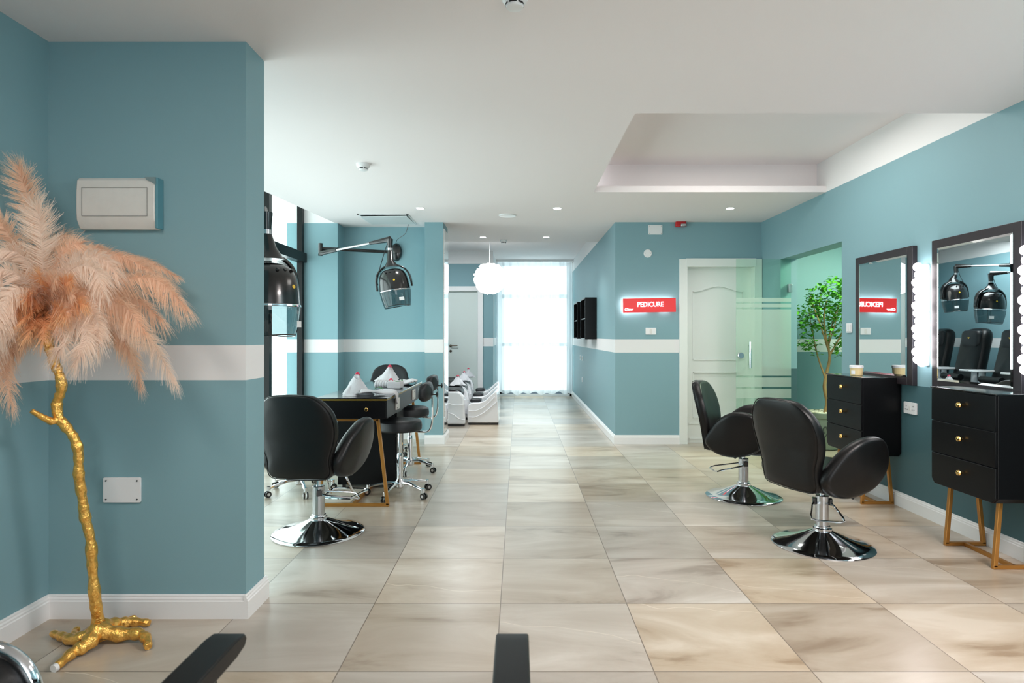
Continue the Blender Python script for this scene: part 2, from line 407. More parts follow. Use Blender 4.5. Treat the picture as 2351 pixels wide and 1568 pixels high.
DX0, DX1, DZ = -1.60, -.70, 2.115   # far door opening
struct('wall_far', MB().box(-2.3, 11.5, 0, DX0, 11.62, 2.9).box(DX0, 11.5, DZ, DX1, 11.62, 2.9).box(DX1, 11.5, 0, -.47, 11.62, 2.9)
       .box(-.60, 11.62, 0, -.47, 13.1, 2.9), M_WALL, 'teal wall round the far grey-white door', smooth=False)
struct('wall_corridor_right', MB().box(1.14, 7.40, 0, 1.26, 13.1, 2.9), M_WALL, 'teal corridor wall with white band and black shelves', smooth=False)
RX0, RX1, RZ = 1.975, 2.775, 2.09   # panelled door opening
struct('wall_back', MB().box(1.14, 7.27, 0, RX0, 7.40, 2.63).box(RX0, 7.27, RZ, RX1, 7.40, 2.63).box(RX1, 7.27, 0, 3.0, 7.40, 2.63), M_WALL,
       'teal wall with the red lit sign and white door', smooth=False)
OY0, OY1, OZ, RW = 5.465, 6.74, 2.11, 2.862
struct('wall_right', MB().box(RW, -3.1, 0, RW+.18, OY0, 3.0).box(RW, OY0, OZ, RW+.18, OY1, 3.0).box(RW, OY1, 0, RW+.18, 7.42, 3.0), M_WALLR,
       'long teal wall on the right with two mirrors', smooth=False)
struct('wall_side_room', MB().box(3.04, 7.6, 0, 5.1, 7.7, 2.65).box(5.0, 4.9, 0, 5.1, 7.7, 2.65).box(3.04, 4.9, 0, 5.1, 5.0, 2.65).box(3.0, 7.4, 0, 3.06, 7.65, 2.65), M_WALL,
       'green-lit wall of the side room behind the plant', smooth=False)
struct('wall_end', MB().box(-.6, 12.98, 2.80, 1.26, 13.1, 2.9).box(-.6, 12.98, 0, 1.26, 13.1, .05).box(-.6, 12.98, 0, -.40, 13.1, 2.9).box(1.08, 12.98, 0, 1.26, 13.1, 2.9), M_TRIM, smooth=False)
struct('wall_front', MB().box(-2.24, -3.1, 0, .15, -2.98, 2.65).box(2.65, -3.1, 0, 3.0, -2.98, 2.65).box(.15, -3.1, 0, 2.65, -2.98, .3).box(.15, -3.1, 2.6, 2.65, -2.98, 2.65), M_WALL, smooth=False)

# baseboards: moulded profile swept along straight runs
BP = [(0, 0), (.018, 0), (.018, .078), (.014, .082), (.014, .090), (.009, .095), (.009, .102), (.004, .106), (0, .106)]
def base(name, runs, label=None, m=None):
    b = MB()
    for (x0, y0), (x1, y1) in runs:
        a = Vector((x0, y0, 0)); t = (Vector((x1, y1, 0))-a); L_ = t.length; t.normalize(); nrm = Vector((t.y, -t.x, 0))   # profile grows to the right of travel
        b.prism(BP, lambda u, v, w: a+t*w+nrm*u+Vector((0, 0, v)), 0, L_)
    return struct(name, b, m or M_TRIM, label, smooth=False)
base('baseboard_left', [((-2.13, -3), (-2.13, 2.80))], 'white moulded baseboard along the left wall')
base('baseboard_left_pillar', [((-2.13, 2.80), (-1.235, 2.80)), ((-1.235, 2.782), (-1.235, 3.018))], 'white moulded baseboard round the wall stub')
base('baseboard_alcove', [((-2.53, 7.335), (-2.145, 7.335)), ((-2.145, 7.317), (-2.145, 7.6)), ((-2.145, 7.6), (-1.102, 7.6))])
base('baseboard_mirrored_pillar', [((-1.102, 7.27), (-.884, 7.27)), ((-.884, 7.252), (-.884, 7.73))], 'white baseboard round the slim pillar')
base('baseboard_corridor_right', [((1.14, 12.98), (1.14, 7.27))], 'white baseboard along the corridor wall')
base('baseboard_back', [((1.122, 7.27), (1.892, 7.27))], 'white baseboard under the red sign')
base('baseboard_right', [((RW, OY0), (RW, -3))], 'white baseboard along the right wall')
base('baseboard_side_room', [((3.04, 7.6), (5.0, 7.6))])
base('baseboard_far', [((-2.2, 11.5), (-1.68, 11.5)), ((-.657, 11.5), (-.47, 11.5))])

# left glazed wall
win = thing('window_1', None, None, (0, 0, 0)); tag(win, 'black framed floor to ceiling glazing at the left', None, None, 'structure')
f = MB(); X0, X1 = -2.60, -2.54
for y in (3.03, 4.1, 5.2, 6.33, 7.29): f.box(X0, y-.035, 0, X1, y+.035, 3.0)
f.box(X0+.004, 3.0, .001, X1-.004, 7.33, .09).box(X0+.004, 3.0, 2.94, X1-.004, 7.33, 2.999)
f.build('window_frame', M_BLKMET, win, smooth=False)
MB().box(X0-.01, 3.0, 2.14, X1+.03, 7.33, 2.25).build('window_transom', M_BLKMET, win, smooth=False)
MB().quad((-2.57, 3.0, .05), (-2.57, 7.33, .05), (-2.57, 7.33, 3.0), (-2.57, 3.0, 3.0)).build('window_pane', M_GLASS, win, smooth=False)
tag(MB().box(-4.6, 2.5, 3.02, -2.62, 9, 3.1).build('trim_1', mat('added_overhead_slab', (206, 216, 208), .8), smooth=False), None, None, None, 'structure')  # added pale green slab outside, greys the view through the upper panes

# end window behind the sheer curtain
win = thing('window_2', None, None); tag(win, 'tall window behind the sheer curtain', None, None, 'structure')
f = MB(); mf = mat('grey_window_frame', (120, 132, 146), .4)
f.box(-.40, 13.0, 2.06, 1.08, 13.06, 2.14).box(-.40, 13.0, 1.05, 1.08, 13.06, 1.12).box(.29, 13.0, 1.1, .35, 13.06, 2.1).box(-.40, 13.0, .05, 1.08, 13.06, .12).box(-.40, 13.0, .05, -.34, 13.06, 2.8).box(1.02, 13.0, .05, 1.08, 13.06, 2.8).box(-.40, 13.0, 2.74, 1.08, 13.06, 2.8)
f.build('window_frame', mf, win, smooth=False)
MB().quad((-.40, 13.03, .05), (1.08, 13.03, .05), (1.08, 13.03, 2.8), (-.40, 13.03, 2.8)).build('window_pane', M_GLASS, win, smooth=False)
win = thing('window_3', None, None); tag(win, None, None, None, 'structure')
MB().box(.15, -3.06, .3, 2.65, -3.0, .36).box(.15, -3.06, 2.54, 2.65, -3.0, 2.6).box(1.1, -3.06, .3, 1.16, -3.0, 2.6).build('window_frame', M_BLKMET, win, smooth=False)

# sheer curtain
def cur(u, v):
    x = -.455+1.565*u; z = .075+2.74*v
    a = .028*(1-.45*v)*(sin(u*61+1.2*sin(u*9)) + .5*sin(u*23+2)+.3*sin(u*131)) 
    zz = z + (1-v)*(.022*sin(u*40)+.015*sin(u*17)) if v < .05 else z
    return (x, 12.80+a, zz)
cu = thing('curtain', 'floor length sheer white curtain over the window at the corridor end', 'curtain', (0, 0, 0))
MB().grid(cur, 320, 20).build('curtain_cloth', M_SHEER, cu, recalc=False)
MB().box(-.465, 12.76, 2.80, 1.135, 12.84, 2.845).build('curtain_rail', M_TRIM, cu, smooth=False)

# mirror on the side of the slim pillar
pm = thing('wall_mirror', 'tall narrow frameless mirror on the side of the slim pillar', 'mirror', (-.884, 7.49, 1.33))
MB().box(.002, -.2, -1.2, .012, .2, 1.2).build('mirror_glass', M_MIRROR, pm, smooth=False)
MB().box(.0, -.208, -1.208, .008, .208, 1.208).build('mirror_backing', M_TRIM, pm, smooth=False)

# ------------------------------------------------------------------ doors
dr = thing('door_1', None, None, (0, 0, 0)); tag(dr, 'white panelled door with a wide white frame', None, None, 'structure')
f = MB()
f.box(1.892, 7.235, 0, 1.985, 7.42, 2.175).box(2.765, 7.235, 0, 2.858, 7.42, 2.175).box(1.985, 7.235, 2.08, 2.765, 7.42, 2.175)
f.box(1.965, 7.225, 2.085, 2.785, 7.24, 2.18)
f.build('door_frame', M_DOOR, dr, bevel=.004, smooth=False)
lx0, lx1, ly = 1.985, 2.765, 7.345
arch0 = [(.69-.60*t, 1.80+.033*(1-cos(2*pi*t))) for t in [i/16 for i in range(0, 17)]]
lf = MB().box(lx0, ly+.016, .001, lx1, ly+.05, 2.08).box(lx0, ly, .001, lx0+.09, ly+.02, 2.08).box(lx1-.09, ly, .001, lx1, ly+.02, 2.08)
lf.box(lx0+.09, ly, .001, lx1-.09, ly+.02, .30).box(lx0+.09, ly, .84, lx1-.09, ly+.02, .99)
lf.prism([(.09, 2.08)]+arch0[::-1]+[(.69, 2.08)], lambda u, v, w: (lx0+u, w, v), ly, ly+.02)
leaf = lf.build('door_leaf', M_DOOR, dr, smooth=False)
def frame_strip(outline, closed=True, r=.008):
    b = MB(); pts = [Vector((lx0+u, ly-.001, v)) for u, v in outline]
    if closed: pts = pts+[pts[0]]
    for a, b2 in zip(pts, pts[1:]): b.bar(a, b2, .016, .018)
    return b
arch = [(.09, .99), (.69, .99), (.69, 1.80)]+[(.69-.60*t, 1.80+.055*(1-cos(2*pi*t))/2*1.2) for t in [i/16 for i in range(1, 16)]]+[(.09, 1.80)]
frame_strip(arch).build('upper_panel_moulding', M_DOOR, leaf, smooth=False)
frame_strip([(.09, .30), (.69, .30), (.69, .84), (.09, .84)]).build('lower_panel_moulding', M_DOOR, leaf, smooth=False)
frame_strip([(.04, .05), (.74, .05), (.74, .23), (.04, .23)]).build('bottom_rail_moulding', M_DOOR, leaf, smooth=False)

dr = thing('door_2', None, None); tag(dr, 'plain pale grey door at the end of the pedicure room', None, None, 'structure')
M_DOOR2 = mat('pale_grey_door', (204, 214, 210), .4)
MB().box(-1.68, 11.46, 0, -1.57, 11.62, 2.19).box(-.755, 11.46, 0, -.657, 11.62, 2.19).box(-1.57, 11.46, 2.10, -.755, 11.62, 2.19).build('door_frame', M_TRIM, dr, bevel=.006, smooth=False)
lf = MB().box(-1.57, 11.53, .01, -.755, 11.57, 2.10).build('door_leaf', M_DOOR2, dr, smooth=False)
h = MB().lathe([(.024, 0), (.024, .012), (.0, .012)], (-1.262, 11.53, 1.085), 20, Matrix.Rotation(pi/2, 3, 'X')).tube([(-1.262, 11.51, 1.085), (-1.262, 11.48, 1.085), (-1.13, 11.48, 1.088)], .009)
h.build('door_handle', M_BROWN, lf)
MB().lathe([(.024, 0), (.024, .012), (.0, .012)], (-1.262, 11.53, .985), 20, Matrix.Rotation(pi/2, 3, 'X')).build('lock_plate', M_BROWN, lf)

# glass door standing open at the side room
gd = thing('door_3', None, None); tag(gd, 'frosted striped glass door standing open by the plant room', None, None, 'structure')
gx0, gx1, gy = 2.365, 2.958, 6.70
MB().box(gx0, gy, .01, gx1, gy+.010, 2.105).build('glass_leaf', M_GDOOR, gd, smooth=False)
fz = lambda ypx: CAMH-(ypx-VY)*gy/FPX
b = MB()
for y0, y1 in ((684, 693), (697, 705.5), (710, 862.5), (866.5, 888), (893, 914)):
    b.quad((gx0, gy-.002, fz(y1)), (gx1, gy-.002, fz(y1)), (gx1, gy-.002, fz(y0)), (gx0, gy-.002, fz(y0)))
b.build('frosted_film', M_FROST, gd, smooth=False)
b = MB().tube([(2.498, gy-.05, .925), (2.498, gy-.05, 1.208)], .012, 14)
for z in (.965, 1.165): b.tube([(2.498, gy-.05, z), (2.498, gy, z)], .007)
b.build('door_handle', M_CHROME, gd)
MB().lathe([(.030, -.025), (.034, -.01), (.034, .03), (.030, .035)], (2.405, gy-.005, 1.06), 24, Matrix.Rotation(pi/2, 3, 'X')).build('door_lock', M_CHROME, gd)
MB().box(2.925, gy-.02, 1.745, 2.965, gy+.03, 1.835).box(2.925, gy-.02, .25, 2.965, gy+.03, .34).build('door_hinge', M_STEEL, gd, bevel=.003, smooth=False)

# ------------------------------------------------------------------ wall fittings
def plate(name, label, cat, loc, w, h, face='-Y', t=.010, m=None, group=None):
    rz = {'-Y': 0, '+X': pi/2, '-X': -pi/2}[face]
    r = thing(name, label, cat, loc, rz, group)
    MB().prism(rrect(w, h, .006, 3), lambda u, v, q: (u, q, v), -t, 0).build('cover', m or M_WHITE, r, bevel=.0015)
    return r
# electrical cabinet on the wall stub
ep = thing('distribution_board', 'white electrical cabinet with chipped edges on the wall stub by the feather tree', 'electrical panel', (-1.79, 2.80, 1.868))
prof = [(0, -.115), (-.030, -.115), (-.052, -.075), (-.055, -.04), (-.055, .05), (-.05, .10), (-.035, .115), (0, .115)]
MB().prism(prof, lambda u, v, q: (q, u, v), -.177, .172).build('housing', M_OFFW, ep, bevel=.004)
b = MB()
for s in ((-.150, -.060, .140, .067),):
    x0, z0, x1, z1 = s; e = .0015
    b.box(x0, -.0575, z0, x1, -.0562, z0+e).box(x0, -.0575, z1, x1, -.0562, z1+e).box(x0, -.0575, z0, x0+e, -.0562, z1).box(x1, -.0575, z0, x1+e, -.0562, z1)
b.build('lid_seam', mat('seam_grey', (120, 120, 118), .6), ep, smooth=False)
MB().box(.172, -.05, -.113, .183, 0, .114).build('painted_edge', mat('teal_overpaint', (88, 140, 152), .5), ep, bevel=.003)
MB().prism([(.128, .114), (.176, .114), (.176, .080), (.166, .086), (.158, .094), (.140, .100)], lambda u, v, q: (u, q, v), -.0560, -.034).build('paint_patch', mat('grey_overpaint', (120, 140, 142), .5), ep)
bp = plate('blank_plate', 'white blank cover plate with four screws low on the wall stub', 'wall plate', (-1.7925, 2.80, .579), .169, .113)
for i, (sx, sz) in enumerate(((-1, -1), (1, -1), (-1, 1), (1, 1))):
    MB().lathe([(.0035, 0), (.0035, .003), (0, .003)], (sx*.070, -.010, sz*.042), 10, Matrix.Rotation(pi/2, 3, 'X')).build('screw', M_DARK, bp)
# plates by the sign
bp = plate('blank_plate', 'white rectangular blank plate near the ceiling beside the red fire strobe', 'wall plate', (1.612, 7.27, 2.520), .163, .112)
for sx, sz in ((-1, -1), (1, -1), (-1, 1), (1, 1)):
    MB().lathe([(.004, 0), (.004, .003), (0, .003)], (sx*.068, -.010, sz*.043), 8, Matrix.Rotation(pi/2, 3, 'X')).build('screw', M_GREY, bp)
rp = thing('round_plate', 'small round white cover disc above the red sign', 'wall plate', (1.523, 7.27, 2.242))
MB().lathe([(.048, 0), (.048, .006), (.043, .010), (0, .010)], (0, 0, 0), 32, Matrix.Rotation(pi/2, 3, 'X')).build('cover', M_WHITE, rp)
for sx in (-1, 1): MB().lathe([(.004, 0), (.004, .013), (0, .013)], (sx*.033, 0, 0), 8, Matrix.Rotation(pi/2, 3, 'X')).build('screw', M_GREY, rp)
sw = plate('light_switch', 'white wide light switch on the wall just below the red sign', 'light switch', (1.559, 7.27, 1.327), .124, .078)
MB().box(-.014, -.014, -.026, .014, -.009, .026).build('rocker', M_OFFW, sw, bevel=.001, smooth=False)
sw = plate('light_switch', 'white square light switch on the right wall left of the far mirror', 'light switch', (RW, 5.33, 1.342), .085, .082, '-X')
for x in (-.018, .018): MB().box(x-.014, -.014, -.028, x+.014, -.009, .028).build('rocker', M_WHITE, sw, bevel=.001, smooth=False)
so = plate('wall_socket', 'white double socket on the dark wall between the two dressers', 'socket', (RW, 4.50, .748), .145, .085, '-X')
for x in (-.040, .038):
    for dx, dz in ((0, .014), (-.011, -.012), (.011, -.012)): MB().box(x+dx-.003, -.0112, dz-.004, x+dx+.003, -.0098, dz+.004).build('socket_hole', M_DARK, so, smooth=False)
MB().box(-.006, -.013, -.015, .006, -.009, .015).build('rocker', M_OFFW, so, smooth=False)
sw = plate('light_switch', 'nearer white switch of the pair below the black shelves', 'light switch', (1.14, 10.93, .872), .085, .088, '-X')
MB().box(-.012, -.013, -.02, .012, -.009, .02).build('rocker', M_OFFW, sw, smooth=False)
sw = plate('light_switch', 'farther white switch of the pair below the black shelves', 'light switch', (1.14, 11.28, .876), .085, .088, '-X')
MB().box(-.012, -.013, -.02, .012, -.009, .02).build('rocker', M_OFFW, sw, smooth=False)
so = plate('wall_socket', 'small white socket low on the corridor wall under the switches', 'socket', (1.14, 10.95, .494), .085, .085, '-X')
for dx, dz in ((0, .014), (-.011, -.012), (.011, -.012)): MB().box(dx-.003, -.0112, dz-.004, dx+.003, -.0098, dz+.004).build('socket_hole', M_DARK, so, smooth=False)

# fire strobe
fs = thing('fire_alarm_strobe', 'red fire alarm strobe where the wall with the sign meets the ceiling', 'fire alarm', (1.905, 7.245, 2.585))
MB().box(-.062, -.028, -.035, .062, .025, .028).build('housing', M_REDPL, fs, bevel=.012, seg=3)
MB().box(-.01, -.055, -.035, .048, -.02, -.004).build('strobe_lens', M_STEEL, fs, bevel=.006)

# lit sign
sg = thing('lit_sign', 'red backlit panel reading PEDICURE on the teal wall beside the door', 'sign', (1.532, 7.22, 1.630)); sg.rotation_euler = (0, radians(-.8), 0)
MB().box(-.308, -.008, -.082, .308, .008, .082).build('panel', M_RED, sg, bevel=.002, smooth=False)
b = MB().box(-.29, .009, .030, .28, .016, .064).box(-.292, .009, -.07, -.262, .016, .06).box(-.29, .009, -.066, -.02, .016, -.044).box(.12, .009, -.064, .25, .016, -.052)
b.build('led_strip', M_LED, sg, smooth=False)
for x in (-.25, .25): MB().box(x-.01, .008, -.01, x+.01, .05, .01).build('bracket', M_WHITE, sg, smooth=False)
def text(body, size, loc, m, parent, name='lettering', sx=1, off=.0, shear=0, ext=.003):
    cu_ = bpy.data.curves.new(name, 'FONT'); cu_.body = body; cu_.size = size; cu_.align_x = 'CENTER'; cu_.align_y = 'CENTER'
    cu_.extrude = ext; cu_.offset = off; cu_.shear = shear; cu_.resolution_u = 3
    t = bpy.data.objects.new(name+'_tmp', cu_); COL.objects.link(t); bpy.context.view_layer.update()
    me = bpy.data.meshes.new_from_object(t.evaluated_get(bpy.context.evaluated_depsgraph_get())); bpy.data.objects.remove(t)
    me.materials.clear(); me.materials.append(m); me.name = name
    o = bpy.data.objects.new(name, me); COL.objects.link(o); o.parent = parent; o.location = loc; o.rotation_euler = (pi/2, 0, 0); o.scale = (sx, 1, 1)
    return o
text('PEDICURE', .078, (.01, -.011, .008), M_LETTER, sg, sx=.88, off=.0010)
text('Glow', .045, (-.247, -.011, -.046), M_LETTER, sg, 'small_logo', off=.0004, shear=.3)

# ------------------------------------------------------------------ ceiling fittings
def smoke(loc, label):
    r = thing('smoke_detector', label, 'smoke detector', loc, 0, 'ceiling smoke detectors')
    MB().lathe([(.053, 0), (.053, -.012), (.050, -.020), (.044, -.028), (.036, -.034), (.036, -.042), (.033, -.049), (.026, -.052), (0, -.052)]).build('housing', M_WHITE, r)
    for k in range(6):
        a = k*pi/3+.3; b = MB()
        b.grid(lambda u, v: (.0368*cos(a+(u-.5)*.85), .0368*sin(a+(u-.5)*.85), -.0345-.0075*v), 6, 1); b.build('vent_slot', M_DARK, r, recalc=False)
    return r
smoke((-.014, 2.42, CZ), 'nearest smoke detector, cut by the top edge of the photo')
smoke((-1.205, 4.80, CZ), 'smoke detector on the ceiling in front of the ceiling hatch')
smoke((-.205, 8.62, CZ), 'small smoke detector above the corridor near the white globe lamp')
cd = tag(MB().lathe([(.098, 0), (.098, -.004), (.090, -.012), (.06, -.016), (0, -.016)], (-.12, 6.84, CZ)).build('ceiling_speaker', M_WHITE), 'flat round white ceiling cover between the two left downlights', 'ceiling cover')
cd.location = (0, 0, 0)
LBL = {0: 'downlight nearest the ceiling hatch at the left', 1: 'middle downlight of the front row of three', 2: 'downlight at the right, above the wall with the red sign',
       3: 'left downlight of the corridor pair, above the globe lamp', 4: 'right downlight of the corridor pair'}
dl0 = None
for i, (x, y) in enumerate(((-1.026, 6.468), (.41, 6.468), (2.217, 6.468), (-.478, 8.36), (.377, 8.36))):
    if dl0 is None:
        dl0 = thing('downlight', LBL[i], 'ceiling light', (x, y, CZ), 0, 'recessed ceiling downlights')
        MB().lathe([(.036, -.004), (.046, -.004), (.048, -.001), (.048, 0)]).build('trim_ring', M_WHITE, dl0)
        MB().lathe([(.038, -.0052), (0, -.0052)]).build('lens', M_DISC, dl0)
    else: dup(dl0, (x, y, CZ), 0, LBL[i])
    lamp('SPOT', (x, y, CZ-.02), 26 if i < 3 else 75, (1, .99, .96), .04, spot=radians(125), name='downlight_beam')
ch = thing('ceiling_hatch', 'square white access hatch left slightly open in the ceiling', 'ceiling hatch', (-1.49, 7.075, CZ))
MB().box(-.28, -.305, -.006, .28, -.285, 0).box(-.28, .285, -.006, .28, .305, 0).box(-.28, -.305, -.006, -.26, .305, 0).box(.26, -.305, -.006, .28, .305, 0).build('hatch_frame', M_WHITE, ch, smooth=False)
MB().box(-.26, -.285, -.0015, .26, .285, -.0005).build('hatch_gap', M_DARK, ch, smooth=False)
b = MB().box(-.255, -.28, -.006, .255, .28, 0); lid = b.build('hatch_lid', mat('hatch_grey_white', (206, 212, 214), .5), ch, smooth=False); lid.rotation_euler = (radians(1.6), radians(-.6), 0); lid.location = (.005, -.004, -.012)

# pendant globe of white feathers
pl = thing('pendant_lamp', 'glowing fluffy white globe lamp hanging in front of the curtain', 'pendant lamp', (-.463, 10.0, 2.195))
b = MB(); b.ball((0, 0, 0), .215, 18)
random.seed(3)
for i in range(240):
    z = 1-2*(i+.5)/240; ph = i*2.39996; r_ = sqrt(1-z*z); n_ = Vector((r_*cos(ph), r_*sin(ph), z))
    t1 = n_.cross(Vector((0, 0, 1))).normalized() if abs(z) < .99 else Vector((1, 0, 0)); t2 = n_.cross(t1)
    a = random.random()*pi; s1 = (t1*cos(a)+t2*sin(a))*.044; s2 = (t1*-sin(a)+t2*cos(a))*.034; p = n_*.205; q = n_*(.222+random.random()*.040)
    b.add([p-s2, q-s1, q+s1*1.1+n_*.004, p+s2, (q+n_*.012)+s2*.6], [(0, 1, 4), (1, 2, 4), (2, 3, 4)])
b.build('feather_shade', M_GLOBE, pl, recalc=False)
MB().tube([(0, 0, .20), (0, 0, .62)], .006, 8).build('cord', M_WHITE, pl)
MB().lathe([(.05, .645), (.05, .635), (.03, .61), (0, .61)]).build('ceiling_rose', M_WHITE, pl)
lamp('POINT', (0, 0, 0), 30, (1, .98, .95), .26, name='globe_light', parent=pl)

# ------------------------------------------------------------------ black shelves on the corridor wall
def shelf_box(y0, y1, label):
    r = thing('box_shelf', label, 'shelf', (1.14, (y0+y1)/2, 1.222), 0, 'black box shelves on the corridor wall')
    w = (y1-y0)/2; t = .018; h = .608; b = MB()
    b.box(-.17, -w, 0, 0, -w+t, h).box(-.17, w-t, 0, 0, w, h).box(-.17, -w+t, 0, 0, w-t, t).box(-.17, -w+t, h-t, 0, w-t, h)
    b.build('box_frame', M_BLKSATIN, r, bevel=.0015, smooth=False)
    MB().box(-.012, -w+t, t, 0, w-t, h-t).build('back_panel', M_BLKSATIN, r, smooth=False)
    MB().box(-.16, -w+t, h*.5-.008, -.01, w-t, h*.5+.008).build('shelf_board', M_BLKSATIN, r, smooth=False)
shelf_box(8.98, 9.62, 'nearer open black box shelf on the corridor wall')
shelf_box(10.19, 10.80, 'farther open black box shelf on the corridor wall')

# ------------------------------------------------------------------ styling chairs
def styling_chair(label, loc, rz, pump=0, lift=0, rest=False):
    r = thing('styling_chair', label, 'salon chair', loc, rz, 'black hydraulic styling chairs')
    bse = MB().lathe([(.288, 0), (.290, .005), (.284, .010), (.25, .017), (.20, .030), (.15, .048), (.10, .070), (.06, .088), (.052, .092), (0, .092)], n=72).build('pedestal_base', M_CHROME, r)
    MB().lathe([(.052, .088), (.054, .094), (.054, .104), (.047, .108), (.045, .112), (.045, .118), (.040, .120), (0, .12)]).build('collar', M_CHROME, r)
    MB().lathe([(.038, .11), (.038, .30), (.034, .304), (0, .304)]).build('pump_cylinder', M_STEEL, r)
    MB().tube([(0, 0, .30), (0, 0, .37+lift)], .015, 16).build('piston', M_CHROME, r)
    # pump lever: chrome loop hinged on the cylinder, direction pump (degrees from local +Y, clockwise)
    b = MB(); a = radians(pump); R_ = Matrix.Rotation(-a, 3, 'Z')
    pts = [(-.042, 0, .262), (-.060, .04, .25), (-.085, .20, .225), (-.085, .235, .215), (-.06, .25, .212), (.06, .25, .212), (.085, .235, .215), (.085, .20, .225), (.060, .04, .25), (.042, 0, .262)]
    b.tube([R_ @ Vector(p) for p in pts], .0055, 8)
    b.build('pump_lever', M_CHROME, r)
    for s in (-1, 1): MB().add([R_ @ Vector(v) for v in MB().box(s*.046-.009, -.018, .245, s*.046+.009, .018, .285).v], MB().box(0, 0, 0, 1, 1, 1).f).build('lever_clamp', M_BLKPL, r, bevel=.003)
    # seat shell and cushion
    so_ = smooth_outline([(-.23, -.21), (0, -.235), (.23, -.21), (.255, 0), (.235, .20), (.14, .275), (0, .285), (-.14, .275), (-.235, .20), (-.255, 0)], 44)
    MB().pad([(u*.97, v*.97) for u, v in so_], .13, .055, lambda u, v, w: (u, v, .43+lift+w), .012).build('seat', M_LEATHER, r)
    MB().box(-.09, -.11, .350+lift, .09, .16, .368+lift).build('seat_plate', M_BLKPL, r, bevel=.004)
    MB().tube([(.10, -.02, .352+lift), (.19, -.02, .347+lift), (.235, -.02, .347+lift)], [.006, .006, .012], 10).build('recline_lever', M_BLKPL, r)
    # backrest: D shape leaning back, wrapping a little forward
    out = smooth_outline([(-.185, .0), (-.09, -.018), (.09, -.018), (.185, .0), (.195, .12), (.225, .23), (.238, .34), (.215, .45), (.14, .535), (.05, .552), (-.05, .552), (-.14, .535), (-.215, .45), (-.238, .34), (-.225, .23), (-.195, .12)], 64)
    def fb(u, v, w): return (u*1.06, -.245-.15*v+w-.08*max(0, v-.25)+.55*u*u, .385+lift*.7+v*(.945-lift*.5))
    MB().pad(out, .075, .022, fb, .006).build('backrest', M_LEATHER, r)
    seam = [fb(u*.985, .27+(v-.27)*.985, -.033) for u, v in out]; MB().tube(seam+[seam[0]], .0028, 6, cap=False).build('back_piping', M_LEATHER, r)
    # puffy side wings
    wo = smooth_outline([(-.24, .10), (-.205, .18), (-.14, .27), (-.05, .335), (.05, .355), (.135, .335), (.19, .27), (.215, .19), (.205, .12), (.16, .055), (.08, .01), (-.03, -.01), (-.13, 0), (-.205, .04)], 56)
    for s in (-1, 1):
        def fw(u, v, w):
            t = v/.355; x = .225+.055*t+.02*t*t-.12*max(0, -u-.06)*1.2
            return (s*(x+w), u-.01, .352+lift+v*.99)
        MB().pad(wo, .085, .035, fw, .016, 8).build('armrest', M_LEATHER, r)
    if not rest: return r
    b = MB()
    for s in (-1, 1): b.tube([(s*.06, .20, .40), (s*.085, .33, .20), (s*.095, .38, .155)], .008, 8)
    b.tube([(-.10, .26, .155), (-.13, .50, .155), (-.10, .525, .155), (.10, .525, .155), (.13, .50, .155), (.10, .26, .155), (-.10, .26, .155)], .009, 8)
    b.build('footrest', M_CHROME, r)
    return r
styling_chair('black styling chair seen from behind, beside the wall stub and manicure table', (-1.296, 4.01, 0), radians(-8), 60, .045, True)
styling_chair('nearer black styling chair in front of the right hand mirrors', (1.858, 3.775, 0), radians(-69), 130)
styling_chair('farther black styling chair, in front of the white panelled door', (1.79, 4.91, 0), radians(-120), 150)

# ------------------------------------------------------------------ dressers, mirrors, bulb strips on the right wall
def dresser(label, y0):
    r = thing('dresser', label, 'dresser', (2.56, y0, 0), 0, 'black dressers on gold legs along the right wall')
    D, L_ = .298, .52; zb, zt = .368, .955
    b = MB()
    # body with cut lower corners at the front
    out = [(0, zb+.03), (.03, zb), (L_-.03, zb), (L_, zb+.03), (L_, zt), (0, zt)]
    b.prism(out, lambda u, v, w: (w, u, v), .012, D); b.build('body', M_BLKSATIN, r, bevel=.003, smooth=False)
    MB().box(-.004, -.004, zt, D, L_+.004, zt+.008).build('top', M_BLKGLOSS, r, bevel=.002, smooth=False)
    dh = (zt-zb)/3
    for k in range(3):
        z0, z1 = zb+k*dh+.003, zb+(k+1)*dh-.003
        o2 = [(.004, z0+(.028 if k == 0 else 0)), (.03 if k == 0 else .004, z0), (L_-.03 if k == 0 else L_-.004, z0), (L_-.004, z0+(.028 if k == 0 else 0)), (L_-.004, z1), (.004, z1)]
        dw = MB().prism(o2, lambda u, v, w: (w, u, v), 0, .014).build('drawer', M_BLKSATIN, r, bevel=.0025, smooth=False)
        kb = MB().lathe([(.006, 0), (.006, .010), (.014, .014), (.017, .022), (.014, .030), (.009, .033), (0, .033)], (-.0, L_/2-.01, (z0+z1)/2+.02), 24, Matrix.Rotation(-pi/2, 3, 'Y'))
        kb.build('knob', M_BRASS, dw)
    def fr(y):
        b = MB(); t = .022
        b.bar((.075, y, zb), (.045, y, .012), t, t).bar((.235, y, zb), (.27, y, .012), t, t).bar((.034, y, .011), (.281, y, .011), t, t)
        return b
    for y in (.07, L_-.07): fr(y).build('leg_frame', M_BRASSLEG, r, bevel=.002, smooth=False)
    MB().bar((.155, .07, .011), (.155, L_-.07, .011), .022, .022).build('stretcher', M_BRASSLEG, r, bevel=.002, smooth=False)
    return r
dresser('nearer black three drawer dresser cut by the right edge of the photo', 3.31)
dresser('farther black three drawer dresser with a cream jar on top', 4.61)
